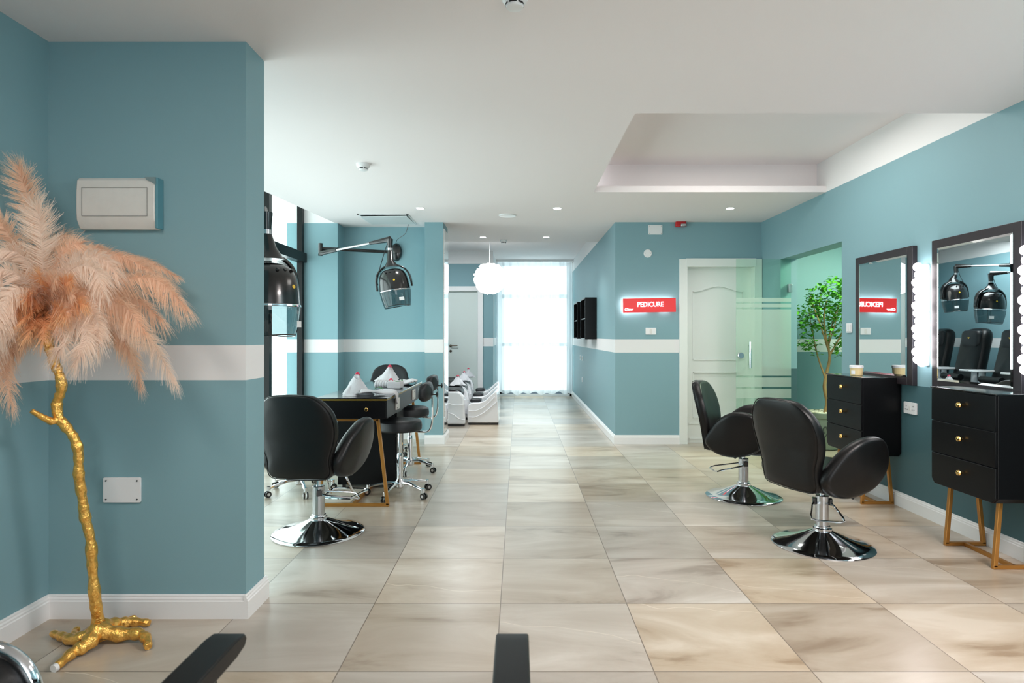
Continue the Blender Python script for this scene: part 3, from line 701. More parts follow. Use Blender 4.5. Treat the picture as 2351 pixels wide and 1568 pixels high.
def wmirror(label, y0, y1):
    r = thing('wall_mirror', label, 'mirror', (RW, (y0+y1)/2, 1.42), 0, 'dark framed mirrors on the right wall')
    w, h, e = (y1-y0)/2, .503, .062; b = MB()
    b.box(-.036, -w, -h, 0, -w+e, h).box(-.036, w-e, -h, 0, w, h).box(-.036, -w+e, -h, 0, w-e, -h+e).box(-.036, -w+e, h-e, 0, w-e, h)
    b.build('frame', M_FRAME, r, bevel=.002, smooth=False)
    iw, ih, bv = w-e+.004, h-e+.004, .014
    g = MB(); x0, x1 = -.038, -.0405
    g.quad((x1, iw-bv, -ih+bv), (x1, -iw+bv, -ih+bv), (x1, -iw+bv, ih-bv), (x1, iw-bv, ih-bv))
    g.quad((x0, iw, -ih), (x0, -iw, -ih), (x1, -iw+bv, -ih+bv), (x1, iw-bv, -ih+bv)); g.quad((x0, iw, ih), (x1, iw-bv, ih-bv), (x1, -iw+bv, ih-bv), (x0, -iw, ih))
    g.quad((x0, iw, -ih), (x1, iw-bv, -ih+bv), (x1, iw-bv, ih-bv), (x0, iw, ih)); g.quad((x0, -iw, -ih), (x0, -iw, ih), (x1, -iw+bv, ih-bv), (x1, -iw+bv, -ih+bv))
    g.build('mirror_glass', M_MIRROR, r, smooth=False, recalc=False)
wmirror('nearer dark framed mirror above the nearer dresser, reflecting hood dryers', 3.47, 4.222)
wmirror('farther dark framed mirror above the dresser with the jar', 4.43, 5.178)
bulb_me = None
def bulbs(label, y, z0, z1):
    global bulb_me
    r = thing('vanity_light', label, 'vanity light', (RW, y, z0), 0, 'bulb strip vanity lights on the right wall')
    MB().box(-.022, -.018, 0, 0, .018, z1-z0).build('backing_bar', M_WHITE, r, bevel=.004)
    if bulb_me is None: bulb_me = MB().ball((0, 0, 0), .030, 12).build('bulb', M_BULB, r); first = True
    else: first = False
    n = 13; k = 0
    for j in range(n):
        for s in (-1, 1):
            if k == 0 and first: o = bulb_me
            else: o = bulb_me.copy(); COL.objects.link(o)
            o.parent = r; o.location = (-.050-.014*((j*7+s) % 3)/2, s*.027+.005*sin(j*2.1), .03+(z1-z0-.06)*(j+(.25 if s > 0 else -.1))/(n-1)); k += 1
bulbs('farther glowing strip of round bulbs between the two mirrors', 4.31, 1.065, 1.775)
bulbs('nearer glowing strip of round bulbs at the right edge of the photo', 3.385, 1.045, 1.765)

jr = thing('cosmetic_jar', 'cream jar with a white lid on the farther dresser', 'jar', (2.655, 4.85, .963))
MB().lathe([(.040, 0), (.043, .003), (.047, .062), (0, .062)]).build('jar_body', M_CREAM, jr)
MB().lathe([(.050, .060), (.050, .078), (.047, .081), (0, .081)]).build('lid', M_WHITE, jr)
MB().grid(lambda u, v: (.0455*cos(3.3+u*.7), .0455*sin(3.3+u*.7), .012+.045*v), 6, 1).build('paper_label', M_WHITE, jr, recalc=False)

# ------------------------------------------------------------------ manicure table group
tb = thing('manicure_table', 'long black manicure table with gold edging and gold legs', 'table', (-1.235, 5.37, 0))
hx, hy = .265, .82
MB().box(-hx, -hy, .662, hx, hy, .797).build('drawer_box', M_BLKSATIN, tb, bevel=.002, smooth=False)
MB().box(-hx-.002, -hy-.002, .797, hx+.002, hy+.002, .808).build('gold_edging', mat('dull_gold_edge', (150, 122, 52), .35, metal=.7), tb, smooth=False)
MB().box(-hx-.004, -hy-.004, .808, hx+.004, hy+.004, .816).build('glass_top', M_BLKGLOSS, tb, bevel=.002, smooth=False)
dw = MB().box(-hx+.006, -hy-.010, .668, hx-.006, -hy+.002, .792).build('drawer', M_BLKSATIN, tb, bevel=.002, smooth=False)
MB().lathe([(.005, 0), (.005, .010), (.012, .014), (.014, .022), (.010, .027), (0, .027)], (.122, -hy-.010, .735), 20, Matrix.Rotation(pi/2, 3, 'X')).build('knob', M_BRASS, dw)
for y in (-hy+.07, hy-.06):
    b = MB(); t = .024
    b.bar((-.19, y, .650), (.19, y, .650), t, t).bar((-.185, y, .655), (-.258, y, .012), t, t).bar((.185, y, .655), (.258, y, .012), t, t).bar((-.27, y, .012), (.27, y, .012), t, t)
    b.build('leg_frame', M_BRASSLEG, tb, bevel=.002, smooth=False)
MB().bar((.0, -hy+.07, .012), (0, hy-.06, .012), .022, .022).build('stretcher', M_BRASSLEG, tb, smooth=False)
for i, y in enumerate((-.44, .33)):
    s = MB().box(hx, y-.06, .69, hx+.012, y+.06, .778).build('socket_strip', M_OFFW, tb, bevel=.002, smooth=False)
    MB().box(hx+.011, y-.05, .70, hx+.013, y-.035, .71).box(hx+.011, y-.01, .755, hx+.013, y+.0, .765).build('socket_hole', M_DARK, s, smooth=False)

cb = thing('drawer_cabinet', 'black drawer cabinet with gold knobs under the manicure table', 'cabinet', (-1.265, 5.31, 0))
MB().box(-.243, -.15, .03, .236, .15, .648).build('body', M_BLKSATIN, cb, bevel=.002, smooth=False)
for k in range(3):
    z0 = .04+k*.2
    d_ = MB().box(.236, -.145, z0, .250, .145, z0+.192).build('drawer', M_BLKSATIN, cb, bevel=.002, smooth=False)
    MB().lathe([(.004, 0), (.004, .010), (.011, .013), (.013, .020), (.009, .024), (0, .024)], (.250, -.02, z0+.11), 18, Matrix.Rotation(pi/2, 3, 'Y')).build('knob', M_BRASS, d_)
for sx, sy in ((-1, -1), (1, -1), (-1, 1), (1, 1)): MB().lathe([(.016, 0), (.016, .032), (0, .032)], (sx*.2, sy*.12, 0), 14).build('foot', M_BLKPL, cb)

def star_stool(label, loc, rz, back='pad', twist=0, R_=.25):
    r = thing('swivel_stool', label, 'stool', loc, rz, 'black swivel stools round the manicure table')
    MB().lathe([(.120, .515), (.165, .518), (.176, .530), (.178, .560), (.172, .590), (.155, .604), (.10, .612), (0, .614)], n=44).build('seat', M_PAD, r)
    MB().tube([(0, 0, .28), (0, 0, .52)], .016, 16).build('column', M_CHROME, r)
    MB().lathe([(.024, .10), (.026, .30), (.022, .335), (0, .335)], n=24).build('column_sleeve', M_CHROME, r)
    MB().lathe([(.026, .055), (.038, .07), (.040, .11), (.026, .13), (0, .13)], n=24).build('hub', M_CHROME, r)
    for k in range(5):
        a = 2*pi*k/5+twist; dx, dy = cos(a), sin(a)
        lg = MB().tube([(dx*.02, dy*.02, .10), (dx*.10, dy*.10, .105), (dx*R_*.8, dy*R_*.8, .082), (dx*R_, dy*R_, .072)], [.020, .018, .014, .013], 10, flat=.75)
        lg.tube([(dx*R_, dy*R_, .085), (dx*R_, dy*R_, .055)], .014, 12)
        lg = lg.build('leg', M_CHROME, r)
        cs = MB(); c0 = Vector((dx*(R_+.008), dy*(R_+.008), .026)); ax = Vector((-dy, dx, 0))
        for s in (-1, 1):
            q = ax.to_track_quat('Z', 'Y').to_matrix()
            cs.lathe([(.010, -.006), (.024, -.006), (.0255, 0), (.024, .006), (.010, .006)], c0+ax*s*.013, 18, q)
        cs.build('caster', M_BLKPL, lg)
        cc = MB()
        for s in (-1, 1):
            q = ax.to_track_quat('Z', 'Y').to_matrix(); cc.lathe([(.012, -.0068), (.012, .0068)], c0+ax*s*.013, 14, q)
        cc.build('caster_hub', M_CHROME, lg)
    if back:
        b = MB()
        for s in (-.012, .012): b.tube(spline([(s, -.10, .512), (s, -.20, .505), (s, -.245, .53), (s, -.262, .62), (s, -.262, .78)], 20), .0065, 8)
        b.build('back_bar', M_CHROME, r)
        if back == 'pad':
            out = rrect(.33, .145, .055, 8)
            MB().pad(out, .065, .03, lambda u, v, w: (u, -.225+w+1.15*u*u, .83+v), .01).build('backrest', M_PAD, r)
            MB().lathe([(.006, 0), (.006, .03), (.022, .032), (.024, .042), (.010, .048), (0, .048)], (0, -.262, .805), 8, Matrix.Rotation(pi/2, 3, 'X')).build('knob', M_BLKPL, r)
        else:
            out = smooth_outline([(-.20, -.10), (0, -.135), (.20, -.10), (.205, -.02), (.17, .07), (.09, .115), (0, .12), (-.09, .115), (-.17, .07), (-.205, -.02)], 48)
            MB().pad(out, .05, .02, lambda u, v, w: (u, -.235+w+.6*u*u-.1*v, .835+v), .006).build('backrest', M_PAD, r)
    return r
star_stool('nearer black swivel stool pulled up to the right side of the manicure table', (-.95, 4.95, 0), radians(90), 'pad', .35)
star_stool('farther black swivel stool pulled up to the right side of the manicure table', (-1.02, 5.82, 0), radians(90), 'pad', .6, .235)
star_stool('black swivel stool left of the table, mostly hidden by the styling chair', (-1.79, 5.06, 0), radians(-90), None, .5, .26)
star_stool('black swivel chair with a wide rounded back at the far end of the table', (-1.42, 6.62, 0), radians(180), 'wide', .1)

# towels, petals
def towel_cone(label, loc, R_, H, seed, lean=(0, 0), sx=1, group='white towels folded into peaks', rz=0):
    random.seed(seed); p1, p2 = random.random()*6, random.random()*6
    b = MB()
    def fn(u, v):
        a = 2*pi*u; t = v
        r_ = R_*((1-t)**1.25*.86+.17*(1-t*.3))*(1+.32*sin(3*a+p1+t*3.5)*(1-t*.3)+.09*sin(7*a+p2-t*5))
        if t > .93: r_ *= max(0, (1-t)/.07)**.5
        if t < .06: r_ *= 1.05
        return (r_*cos(a)*sx+lean[0]*t, r_*sin(a)+lean[1]*t, H*t)
    b.grid(fn, 56, 26); b.add([fn(i/56, 0) for i in range(56)], [tuple(range(55, -1, -1))])
    # a wrapped flap spiralling round the cone
    def fl(u, v):
        a = -2.6+3.4*u; t = .06+v*(.80-.45*u)+.10*u
        r_ = R_*((1-t)**1.25*.86+.17*(1-t*.3))*1.10+.004
        return (r_*cos(a)*sx+lean[0]*t, r_*sin(a)+lean[1]*t, H*t)
    b.grid(fl, 24, 12)
    o = b.build('folded_towel', M_TOWEL, angle=80); o.location = loc; o.rotation_euler = (0, 0, rz); return tag(o, label, 'towel', group)
def petal(loc, s, label, rz=0):
    b = MB()
    for k in range(3):
        a = k*2.1; b.grid(lambda u, v: ((u-.5)*2*s*cos(a)-(v-.5)*s*1.1*sin(a), (u-.5)*2*s*sin(a)+(v-.5)*s*1.1*cos(a), s*(.35+.2*k)+s*.5*(-(u-.5)**2*5)-(v-.5)**2*s*1.5), 5, 4)
    o = b.build('flower_petal', M_PETAL, recalc=False, angle=80); o.location = loc; o.rotation_euler = (0, 0, rz); return tag(o, label, 'flower petals', 'red petals on the white towels')
TZ = .817
towel_cone('white towel folded into a tall peak at the near end of the manicure table', (-1.265, 4.80, TZ), .085, .170, 1, (.015, 0), 1.15)
petal((-1.25, 4.80, TZ+.163), .020, 'red petals topping the nearer peaked towel on the table')
towel_cone('white towel folded into a peak behind the white folded stack on the table', (-1.16, 5.52, TZ+.055), .078, .135, 5, (.012, 0), 1.15)
petal((-1.148, 5.52, TZ+.185), .020, 'red petals topping the farther peaked towel on the table')
# flat hand towel draping over the table edge
def flat(u, v):
    x = -1.20+.30*u; y = 4.80+.06*u+(v-.5)*(.27*(1-u)**.8+.012)
    z = TZ+.010+.012*sin(u*7+v*4)*(1-u*.5)+.006*sin(v*9)+.018*(1-u)*(1 if v > .1 else .5)
    lim = -.965
    if x > lim: 
        dz = (x-lim); x = lim+.010; z = TZ+.004-dz*1.25
    return (x, y, z)
b = MB().grid(flat, 26, 14); tw = b.build('hand_towel', M_TOWEL, recalc=False, angle=80); s = tw.modifiers.new('thick', 'SOLIDIFY'); s.thickness = .007; s.offset = 1
tag(tw, 'white hand towel with one corner hanging over the table edge', 'towel')
lf_ = MB().grid(lambda u, v: (-1.105+.075*u, 4.735+(.5-abs(u-.5))*.06*(v-.5)*2-.03*u, TZ+.048+.014*sin(u*pi)+.01*abs(v-.5)), 10, 6).build('green_leaf', M_GLEAF, recalc=False)
tag(lf_, 'green leaf lying between the near towels on the table', 'leaf')
# folded towel stack
fsk = thing('towel_stack', 'low stack of folded white towels in the middle of the table', 'towel', (-1.10, 5.40, TZ+.001))
MB().prism(rrect(.12, .062, .014, 4), lambda u, v, w: (u+.025, w, v+.031), -.07, .07).build('folded_block', M_TOWEL, fsk, bevel=.006)
b = MB()
for k in range(5): b.tube(spline([(-.045-.022*k, -.03, .012), (-.050-.022*k, -.05, .03), (-.045-.022*k, -.03, .056), (-.04-.022*k, .05, .058)], 10), .012, 8)
b.build('pleated_end', M_TOWEL, fsk)
petal((-1.105, 5.36, TZ+.078), .018, 'red petals on the low towel stack')
lf_ = MB().tube(spline([(-1.075, 5.34, TZ+.070), (-1.05, 5.335, TZ+.065), (-1.02, 5.34, TZ+.067), (-1.0, 5.35, TZ+.074)], 12), .003, 6).build('twig', M_GLEAF)
tag(lf_, 'thin green twig on the low towel stack', 'twig')
b = MB().grid(lambda u, v: (-1.13+.14*u, 5.68+.40*v, TZ+.026+.007*sin(u*8+v*3)+.005*sin(v*14)), 14, 18); tw = b.build('hand_towel', M_TOWEL, recalc=False, angle=80); s = tw.modifiers.new('thick', 'SOLIDIFY'); s.thickness = .012; s.offset = -1
tag(tw, 'white hand towel lying flat at the far end of the table', 'towel')

# ------------------------------------------------------------------ hood dryers
def hood_dryer(label, hood, tilt, mount, elbow, head, face, s=1.0, cable=None, yaw=0):
    """hood: centre of hood; mount/elbow/head: arm points (world); face: yaw of hood"""
    mount, elbow, head, hood = map(Vector, (mount, elbow, head, hood))
    r = thing('hood_dryer', label, 'hair dryer', mount, 0, 'wall mounted hood hair dryers')
    L = lambda p: Vector(p)-mount
    q = Vector((0, 1, 0)) if face in ('back',) else Vector((1, 0, 0))
    if face == 'back': MB().lathe([(.0, 0), (.065, .0), (.070, -.012), (.060, -.045), (.03, -.06), (0, -.06)], (0, 0, 0), 28, Matrix.Rotation(-pi/2, 3, 'X'), 1, 1.6).build('wall_mount', M_BLKPL, r)
    elif face == 'front': MB().lathe([(.0, 0), (.065, .0), (.070, .012), (.060, .045), (.03, .06), (0, .06)], (0, 0, 0), 28, Matrix.Rotation(-pi/2, 3, 'X'), 1, 1.6).build('wall_mount', M_BLKPL, r)
    else: MB().lathe([(.0, 0), (.065, .0), (.070, .012), (.060, .045), (.03, .06), (0, .06)], (0, 0, 0), 28, Matrix.Rotation(pi/2, 3, 'Y'), 1.6, 1).build('wall_mount', M_BLKPL, r)
    MB().tube([L(mount), L(elbow)+Vector((0, 0, .01))], .020*s, 14).build('lower_arm', M_BLKPL, r)
    b = MB(); e = L(elbow); b.tube([e+Vector((0, 0, -.075)), e+Vector((0, 0, .07))], .026*s, 16); b.build('elbow_joint', M_BLKPL, r)
    hd = L(head); st = e+Vector((0, 0, -.045)); dirn = (hd-st)
    MB().tube([st, st+dirn*.24], [.030*s, .022*s], 12).tube([st+dirn*.72, st+dirn*.93, hd], [.018*s, .030*s, .034*s], 12).build('arm_cover', M_BLKPL, r)
    MB().tube([st+dirn*.2, st+dirn*.8], .013*s, 12).build('upper_arm', M_STEEL, r)
    MB().tube([hd+Vector((0, 0, .0)), hd+Vector((0, 0, -.10*s))], [.034*s, .026*s], 16).build('head_joint', M_BLKPL, r)
    MB().tube([hd+Vector((0, 0, -.10*s)), hd+Vector((0, 0, -.125*s))], .029*s, 18).build('swivel_ring', M_STEEL, r)
    # hood assembly in its own tilt
    h0 = L(hood); R_ = Matrix.Rotation(yaw, 3, 'Z') @ Matrix.Rotation(tilt, 3, 'Y')
    def T(p): return h0+R_ @ (Vector(p)*s)
    tp = hd+Vector((0, 0, -.125*s))
    b = MB(); n = 16; k = 1
    apex = [T((-.17+.34*i/n, 0, .0)) for i in range(2)]
    def yoke(u, v):
        a = pi*u; x = -.186*cos(a); z = -.005+.25*sin(a)**.62
        wd = .022+.020*sin(a); return T((x, (v-.5)*2*wd, z))
    b.grid(yoke, 28, 4); yk = b.build('yoke', M_BLKPL, r, recalc=False); sm = yk.modifiers.new('thick', 'SOLIDIFY'); sm.thickness = .018*s; sm.offset = 1
    MB().tube([tp, T((0, 0, .30)), T((0, 0, .235))], [.028*s, .040*s, .085*s], 18).build('yoke_neck', M_BLKPL, r)
    dome = [(.0001, .215), (.055, .212), (.10, .199), (.131, .172), (.151, .13), (.162, .075), (.167, .015), (.170, -.025)]
    MB().lathe([(r_*s, z*s) for r_, z in dome], h0, 44, R_).build('hood', M_BLKPL, r)
    MB().lathe([(r_*s, z*s) for r_, z in [(.170, -.024), (.175, -.028), (.175, -.036), (.170, -.040)]], h0, 44, R_).build('silver_band', M_CHROME, r)
    MB().lathe([(r_*s, z*s) for r_, z in [(.168, -.036), (.170, -.07)]], h0, 44, R_).build('vent_ring', M_BLKPL, r) if False else None
    def vis(u, v):
        a = 2*pi*u; rr = .171-.010*v-.018*v*v; zc = -.038-.165*v-(.006*cos(a*2)*v)
        return T((rr*cos(a), rr*sin(a), zc))
    vz = MB().grid(vis, 48, 8).build('visor', M_VISOR, r, recalc=False)
    MB().tube([vis(i/48, 1) for i in range(49)], .004*s, 6, cap=False).build('visor_rim', M_BLKPL, vz)
    for a in (.8, 2.3, 3.9, 5.5): MB().tube([vis(a/6.283, t/6) for t in range(7)], .0022*s, 5).build('visor_rib', M_BLKPL, vz)
    for k in range(3): MB().lathe([(.010*s, 0), (.010*s, .012*s), (0, .012*s)], T((-.05+.05*k, -.125, .165)), 12, R_ @ Matrix.Rotation(radians(50), 3, 'X')).build('knob', M_BLKPL, r)
    MB().lathe([(.011*s, 0), (0, .001)], T((.035, -.1605, .075)), 16, R_ @ Matrix.Rotation(radians(82), 3, 'X')).build('emblem', M_YEL, r)
    b = MB(); b.grid(lambda u, v: T((.05*(u)+.06, -.158+.02*u, -.12-.035*v)), 2, 1); b.build('paper_tag', M_WHITE, vz, recalc=False)
    b = MB().tube([L(p) for p in spline([head+Vector((-.02, 0, -.02)), head+Vector((-.07, -.01, -.18)), hood+Vector((-.19*s, -.02, .10)), hood+Vector((-.185*s, 0, .03))], 16)], .004, 6)
    b.build('power_cord', M_BLKPL, r)
    if cable: MB().tube([L(p) for p in spline(cable, 20)], .0035, 6).build('supply_cable', M_BLKPL, r)
    return r
hood_dryer('hood dryer on a long folding arm in the teal alcove above the table', (-1.34, 6.70, 1.79), radians(-9), (-1.50, 7.6, 2.30), (-2.28, 7.12, 2.27), (-1.395, 6.72, 2.325), 'back', .98,
           [(-1.50, 7.55, 2.36), (-1.47, 7.50, 2.44), (-1.36, 7.42, 2.50), (-1.31, 7.36, 2.60)])
hood_dryer('large hood dryer in front of the window, half hidden by the wall stub', (-1.432, 3.55, 1.48), 0, (-1.80, 3.0, 1.99), (-1.95, 3.50, 1.99), (-1.447, 3.55, 1.985), 'front', 1.0, None, radians(62))
hood_dryer('farther hood dryer of the pedicure room, seen only in the mirror', (-1.60, 10.25, 1.90), radians(4), (-2.2, 9.75, 2.40), (-1.95, 9.45, 2.40), (-1.60, 10.22, 2.42), 'side', 1.1)
hood_dryer('nearer hood dryer of the pedicure room, seen only in the mirror', (-1.55, 9.42, 1.70), radians(-3), (-2.2, 9.0, 2.25), (-1.90, 8.7, 2.25), (-1.55, 9.40, 2.22), 'side', 1.15)

# ------------------------------------------------------------------ pedicure chairs
def pedi(label, loc):
    r = thing('pedicure_chair', label, 'pedicure chair', loc, 0, 'white pedicure spa chairs in the corridor room')
    # local +X points to the foot basin; origin below seat centre
    # foot basin
    out = [(.41, .03), (.405, .16), (.42, .285), (.46, .31), (.58, .315), (.66, .345), (.74, .42), (.80, .475), (.825, .47), (.835, .40), (.855, .03)]
    bs = MB().prism(out, lambda u, v, w: (u, w*(1+.0*u), v), -.25, .25).build('foot_basin', M_FIB, r, bevel=.028, seg=4, angle=50)
    for y in (-.254, .254):
        b = MB().tube(spline([(.43, y, .20), (.52, y, .20), (.62, y, .24), (.72, y, .32), (.80, y, .40)], 16), .008, 8).tube(spline([(.43, y, .11), (.52, y, .11), (.64, y, .17), (.74, y, .25), (.83, y, .33)], 16), .008, 8)
        b.build('moulded_rib', M_FIB, bs)
    MB().box(.42, -.24, 0, .85, .24, .035).build('plinth', M_BLKPL, r, bevel=.005)
    MB().pad(rrect(.17, .26, .06, 6), .05, .022, lambda u, v, w: (.515+u, v, .328+w), .01).build('foot_pad', M_PAD, r)
    # arm pods
    for s in (-1, 1):
        o2 = [(-.62, .03), (.39, .03), (.375, .30)]+[(.255+.12*cos(a), .36+.13*sin(a)) for a in [i*pi/2/6 for i in range(7)]]+[(-.62, .49)]
        pod = MB().prism(o2, lambda u, v, w: (u, s*.34+w, v), -.065, .065).build('arm_pod', M_FIB, r, bevel=.025, seg=4, angle=50)
        MB().tube(spline([(.13, s*.34-.066, .33), (.25, s*.34-.068, .30), (.38, s*.34-.066, .31)], 12), .007, 8).tube(spline([(.10, s*.34-.066, .20), (.22, s*.34-.068, .17), (.30, s*.34-.068, .11), (.39, s*.34-.066, .09)], 12), .007, 8).build('moulded_rib', M_FIB, pod)
        MB().box(-.6, s*.34-.06, 0, .38, s*.34+.06, .035).build('plinth', M_BLKPL, r, bevel=.005)
        MB().pad(rrect(.62, .10, .045, 6), .045, .02, lambda u, v, w: (-.02+u, s*.34+v, .495+w-max(0, u-.18)**2*1.6), .006).build('arm_pad', M_LEATHER, r)
        MB().pad(rrect(.34, .20, .04, 6), .030, .012, lambda u, v, w: (-.28+u, s*.315+v, .735+w), .0).build('arm_tray', M_FIB, r)
        MB().tube([(-.28, s*.34, .49), (-.28, s*.34, .73)], [.05, .035], 14).build('tray_post', M_FIB, r)
    MB().box(-.62, -.27, .03, .36, .27, .36).build('seat_base', M_FIB, r, bevel=.03, seg=3)
    MB().pad(rrect(.66, .52, .09, 8), .14, .05, lambda u, v, w: (.0+u, v, .43+w), .02).build('seat', M_PAD, r)
    def fbk(u, v, w): return (-.42-w-.22*v+.25*u*u*1.0, u, .46+v)
    o3 = smooth_outline([(-.26, 0), (0, -.01), (.26, 0), (.275, .25), (.27, .55), (.25, .72), (.17, .80), (0, .815), (-.17, .80), (-.25, .72), (-.27, .55), (-.275, .25)], 48)
    MB().pad(o3, .17, .06, lambda u, v, w: fbk(u, v*1.15, w), .03).build('backrest', M_LEATHER, r)
    hr = MB().pad(rrect(.40, .27, .07, 8), .09, .035, lambda u, v, w: (-.495-w-.1*v, u, 1.225+v), .01).build('headrest', M_PAD, r)
    MB().lathe([(.028, 0), (.0, .003)], (-.441, 0, 1.235), 3, Matrix.Rotation(pi/2, 3, 'Y')).build('emblem', M_YEL, hr)
    MB().tube([(-.17, .0-.20, .62), (-.17, .20, .62)], .05, 14).build('lumbar_roll', M_LEATHER, r)
    return r
for i, (y, lb) in enumerate(((9.07, 'nearest white pedicure chair beside the mirrored pillar'), (9.93, 'middle white pedicure chair of the row of three'), (10.79, 'farthest white pedicure chair of the row, nearest the grey door'))):
    if i == 0: p0 = pedi(lb, (-1.135, y, 0))
    else: dup(p0, (-1.135-.02*i, y, 0), 0, lb)
for i, (x, y, z, lb) in enumerate(((-.92, 9.41, .525, 'white peaked towel on the arm of the nearest pedicure chair'), (-.90, 10.27, .525, 'white peaked towel on the arm of the middle pedicure chair'), (-.90, 11.13, .525, 'white peaked towel on the arm of the farthest pedicure chair'))):
    towel_cone(lb, (x, y, z-.003), .10, (.15, .16, .165)[i], 11+i, (0, 0), 1.0)
    petal((x, y, z+(.15, .16, .165)[i]-.012), .022, lb.replace('white peaked towel', 'red petals topping the towel'))
MBt = MB().grid(lambda u, v: (-.85+.13*u, 9.00+.34*v, .527+.05*sin(u*3)*(1-v*.4)+.012*sin(v*12)), 10, 12)
tw = MBt.build('hand_towel', M_TOWEL, recalc=False, angle=80); tw.modifiers.new('thick', 'SOLIDIFY').thickness = .01
bpy.data.objects.remove(tw)

# ------------------------------------------------------------------ potted tree in the side room
pt = thing('potted_tree', 'small leafy green tree in a grey pot beyond the glass door', 'potted plant', (3.47, 7.0, 0))
MB().lathe([(.13, 0), (.15, .01), (.17, .08), (.20, .20), (.205, .30), (.20, .345), (.225, .36), (.235, .40), (.235, .415), (.215, .415), (.21, .385), (0, .385)], n=48).build('pot', M_POT, pt)
b = MB()
for k in range(8):
    a = 2*pi*k/8+.3
    b.tube(spline([(.205*cos(a+.0), .205*sin(a), .14), (.212*cos(a+.16), .212*sin(a+.16), .20), (.212*cos(a+.10), .212*sin(a+.10), .27), (.210*cos(a-.05), .210*sin(a-.05), .24), (.210*cos(a+.05), .210*sin(a+.05), .19)], 12), .006, 6)
b.build('pot_relief', mat('dark_relief', (70, 80, 70), .6), pt)
random.seed(5); b = MB()
for i in range(150):
    a = random.random()*6.283; rr = .195*sqrt(random.random()); s = .014+random.random()*.012
    b.ball((rr*cos(a), rr*sin(a), .392+random.random()*.018), s, 6, (1, .8, .65))
tag(b.build('pebbles', M_PEB, pt), None, None, None, 'stuff')
def P3(x, y, dy=0): v = W(x, y, 7.0+dy); return v-Vector((3.47, 7.0, 0))
tr = MB(); tips = []
tr.tube(spline([(0, 0, .37), P3(1899, 925), P3(1893, 890), P3(1896, 865)], 10), [.022]*4+[.020]*4+[.019]*3, 10)
def br(pts, r0, r1): 
    sp_ = spline(pts, 14); tr.tube(sp_, [r0+(r1-r0)*i/14 for i in range(15)], 8); tips.append(sp_)
br([P3(1895, 868), P3(1905, 820), P3(1897, 780, -.05), P3(1892, 730, -.05), P3(1898, 690, -.1)], .018, .006)
br([P3(1895, 868), P3(1878, 820, .05), P3(1868, 775, .1), P3(1858, 720, .1)], .012, .004)
br([P3(1905, 820), P3(1903, 780, .1), P3(1915, 730, .1), P3(1930, 690, .05)], .012, .004)
br([P3(1900, 800), P3(1885, 750, -.1), P3(1868, 705, -.1), P3(1860, 680, -.1)], .009, .003)
br([P3(1905, 815), P3(1925, 780, 0), P3(1945, 740, -.05), P3(1960, 700)], .012, .004)
br([P3(1903, 790), P3(1918, 740, -.12), P3(1925, 700, -.15)], .008, .003)
br([P3(1895, 760), P3(1880, 720, .15), P3(1885, 680, .15), P3(1895, 655, .1)], .008, .003)
tr.build('trunk', M_BARK, pt)
b = MB()
def leaf(p, d, L_, wd):
    d = d.normalized(); side = d.cross(Vector((0, 0, 1)));
    if side.length < .1: side = Vector((1, 0, 0))
    side = (side.normalized()+Vector((random.uniform(-.5, .5), random.uniform(-.5, .5), random.uniform(-.5, .5)))).normalized(); n_ = side.cross(d)
    vs = []
    for t, w_ in ((0, .05), (.3, .8), (.62, 1), (.85, .7), (1, .02)):
        c_ = p+d*L_*t+Vector((0, 0, -.25*L_*t*t))
        vs += [c_-side*wd*w_/2+n_*wd*.15*w_, c_, c_+side*wd*w_/2+n_*wd*.15*w_]
    b.add(vs, [(3*i+j, 3*i+j+1, 3*i+j+4, 3*i+j+3) for i in range(4) for j in range(2)])
random.seed(11)
blobs = [(1895, 700, 48), (1865, 720, 38), (1925, 690, 45), (1918, 660, 30), (1855, 745, 26), (1905, 735, 40), (1850, 790, 18), (1940, 740, 45), (1960, 700, 50), (1930, 800, 22), (1880, 680, 30), (1945, 660, 30)]
for bx, by, br_ in blobs:
    for i in range(int(br_*2.3)):
        r_ = br_*random.random()**.45; a = random.random()*6.283; dz = random.uniform(-1, 1)
        p = P3(bx+r_*cos(a), by+r_*sin(a)*.9, dz*br_*.0045)
        leaf(p, Vector((random.uniform(-1, 1), random.uniform(-1, 1), random.uniform(-.3, .9))), random.uniform(.045, .075), random.uniform(.028, .042))
for sp_ in tips:
    for q in sp_[6:]:
        for i in range(2): leaf(q, Vector((random.uniform(-1, 1), random.uniform(-1, 1), random.uniform(-.2, .9))), .06, .034)
for bx, by in ((1837, 790), (1845, 795), (1855, 800), (1872, 786), (1880, 812), (1862, 812), (1845, 770)):
    for i in range(4): leaf(P3(bx+random.uniform(-6, 6), by+random.uniform(-5, 5), random.uniform(-.1, .1)), Vector((random.uniform(-1, 1), random.uniform(-1, .2), .1)), .06, .036)
b.build('foliage', M_LEAF, pt, recalc=False, angle=80)

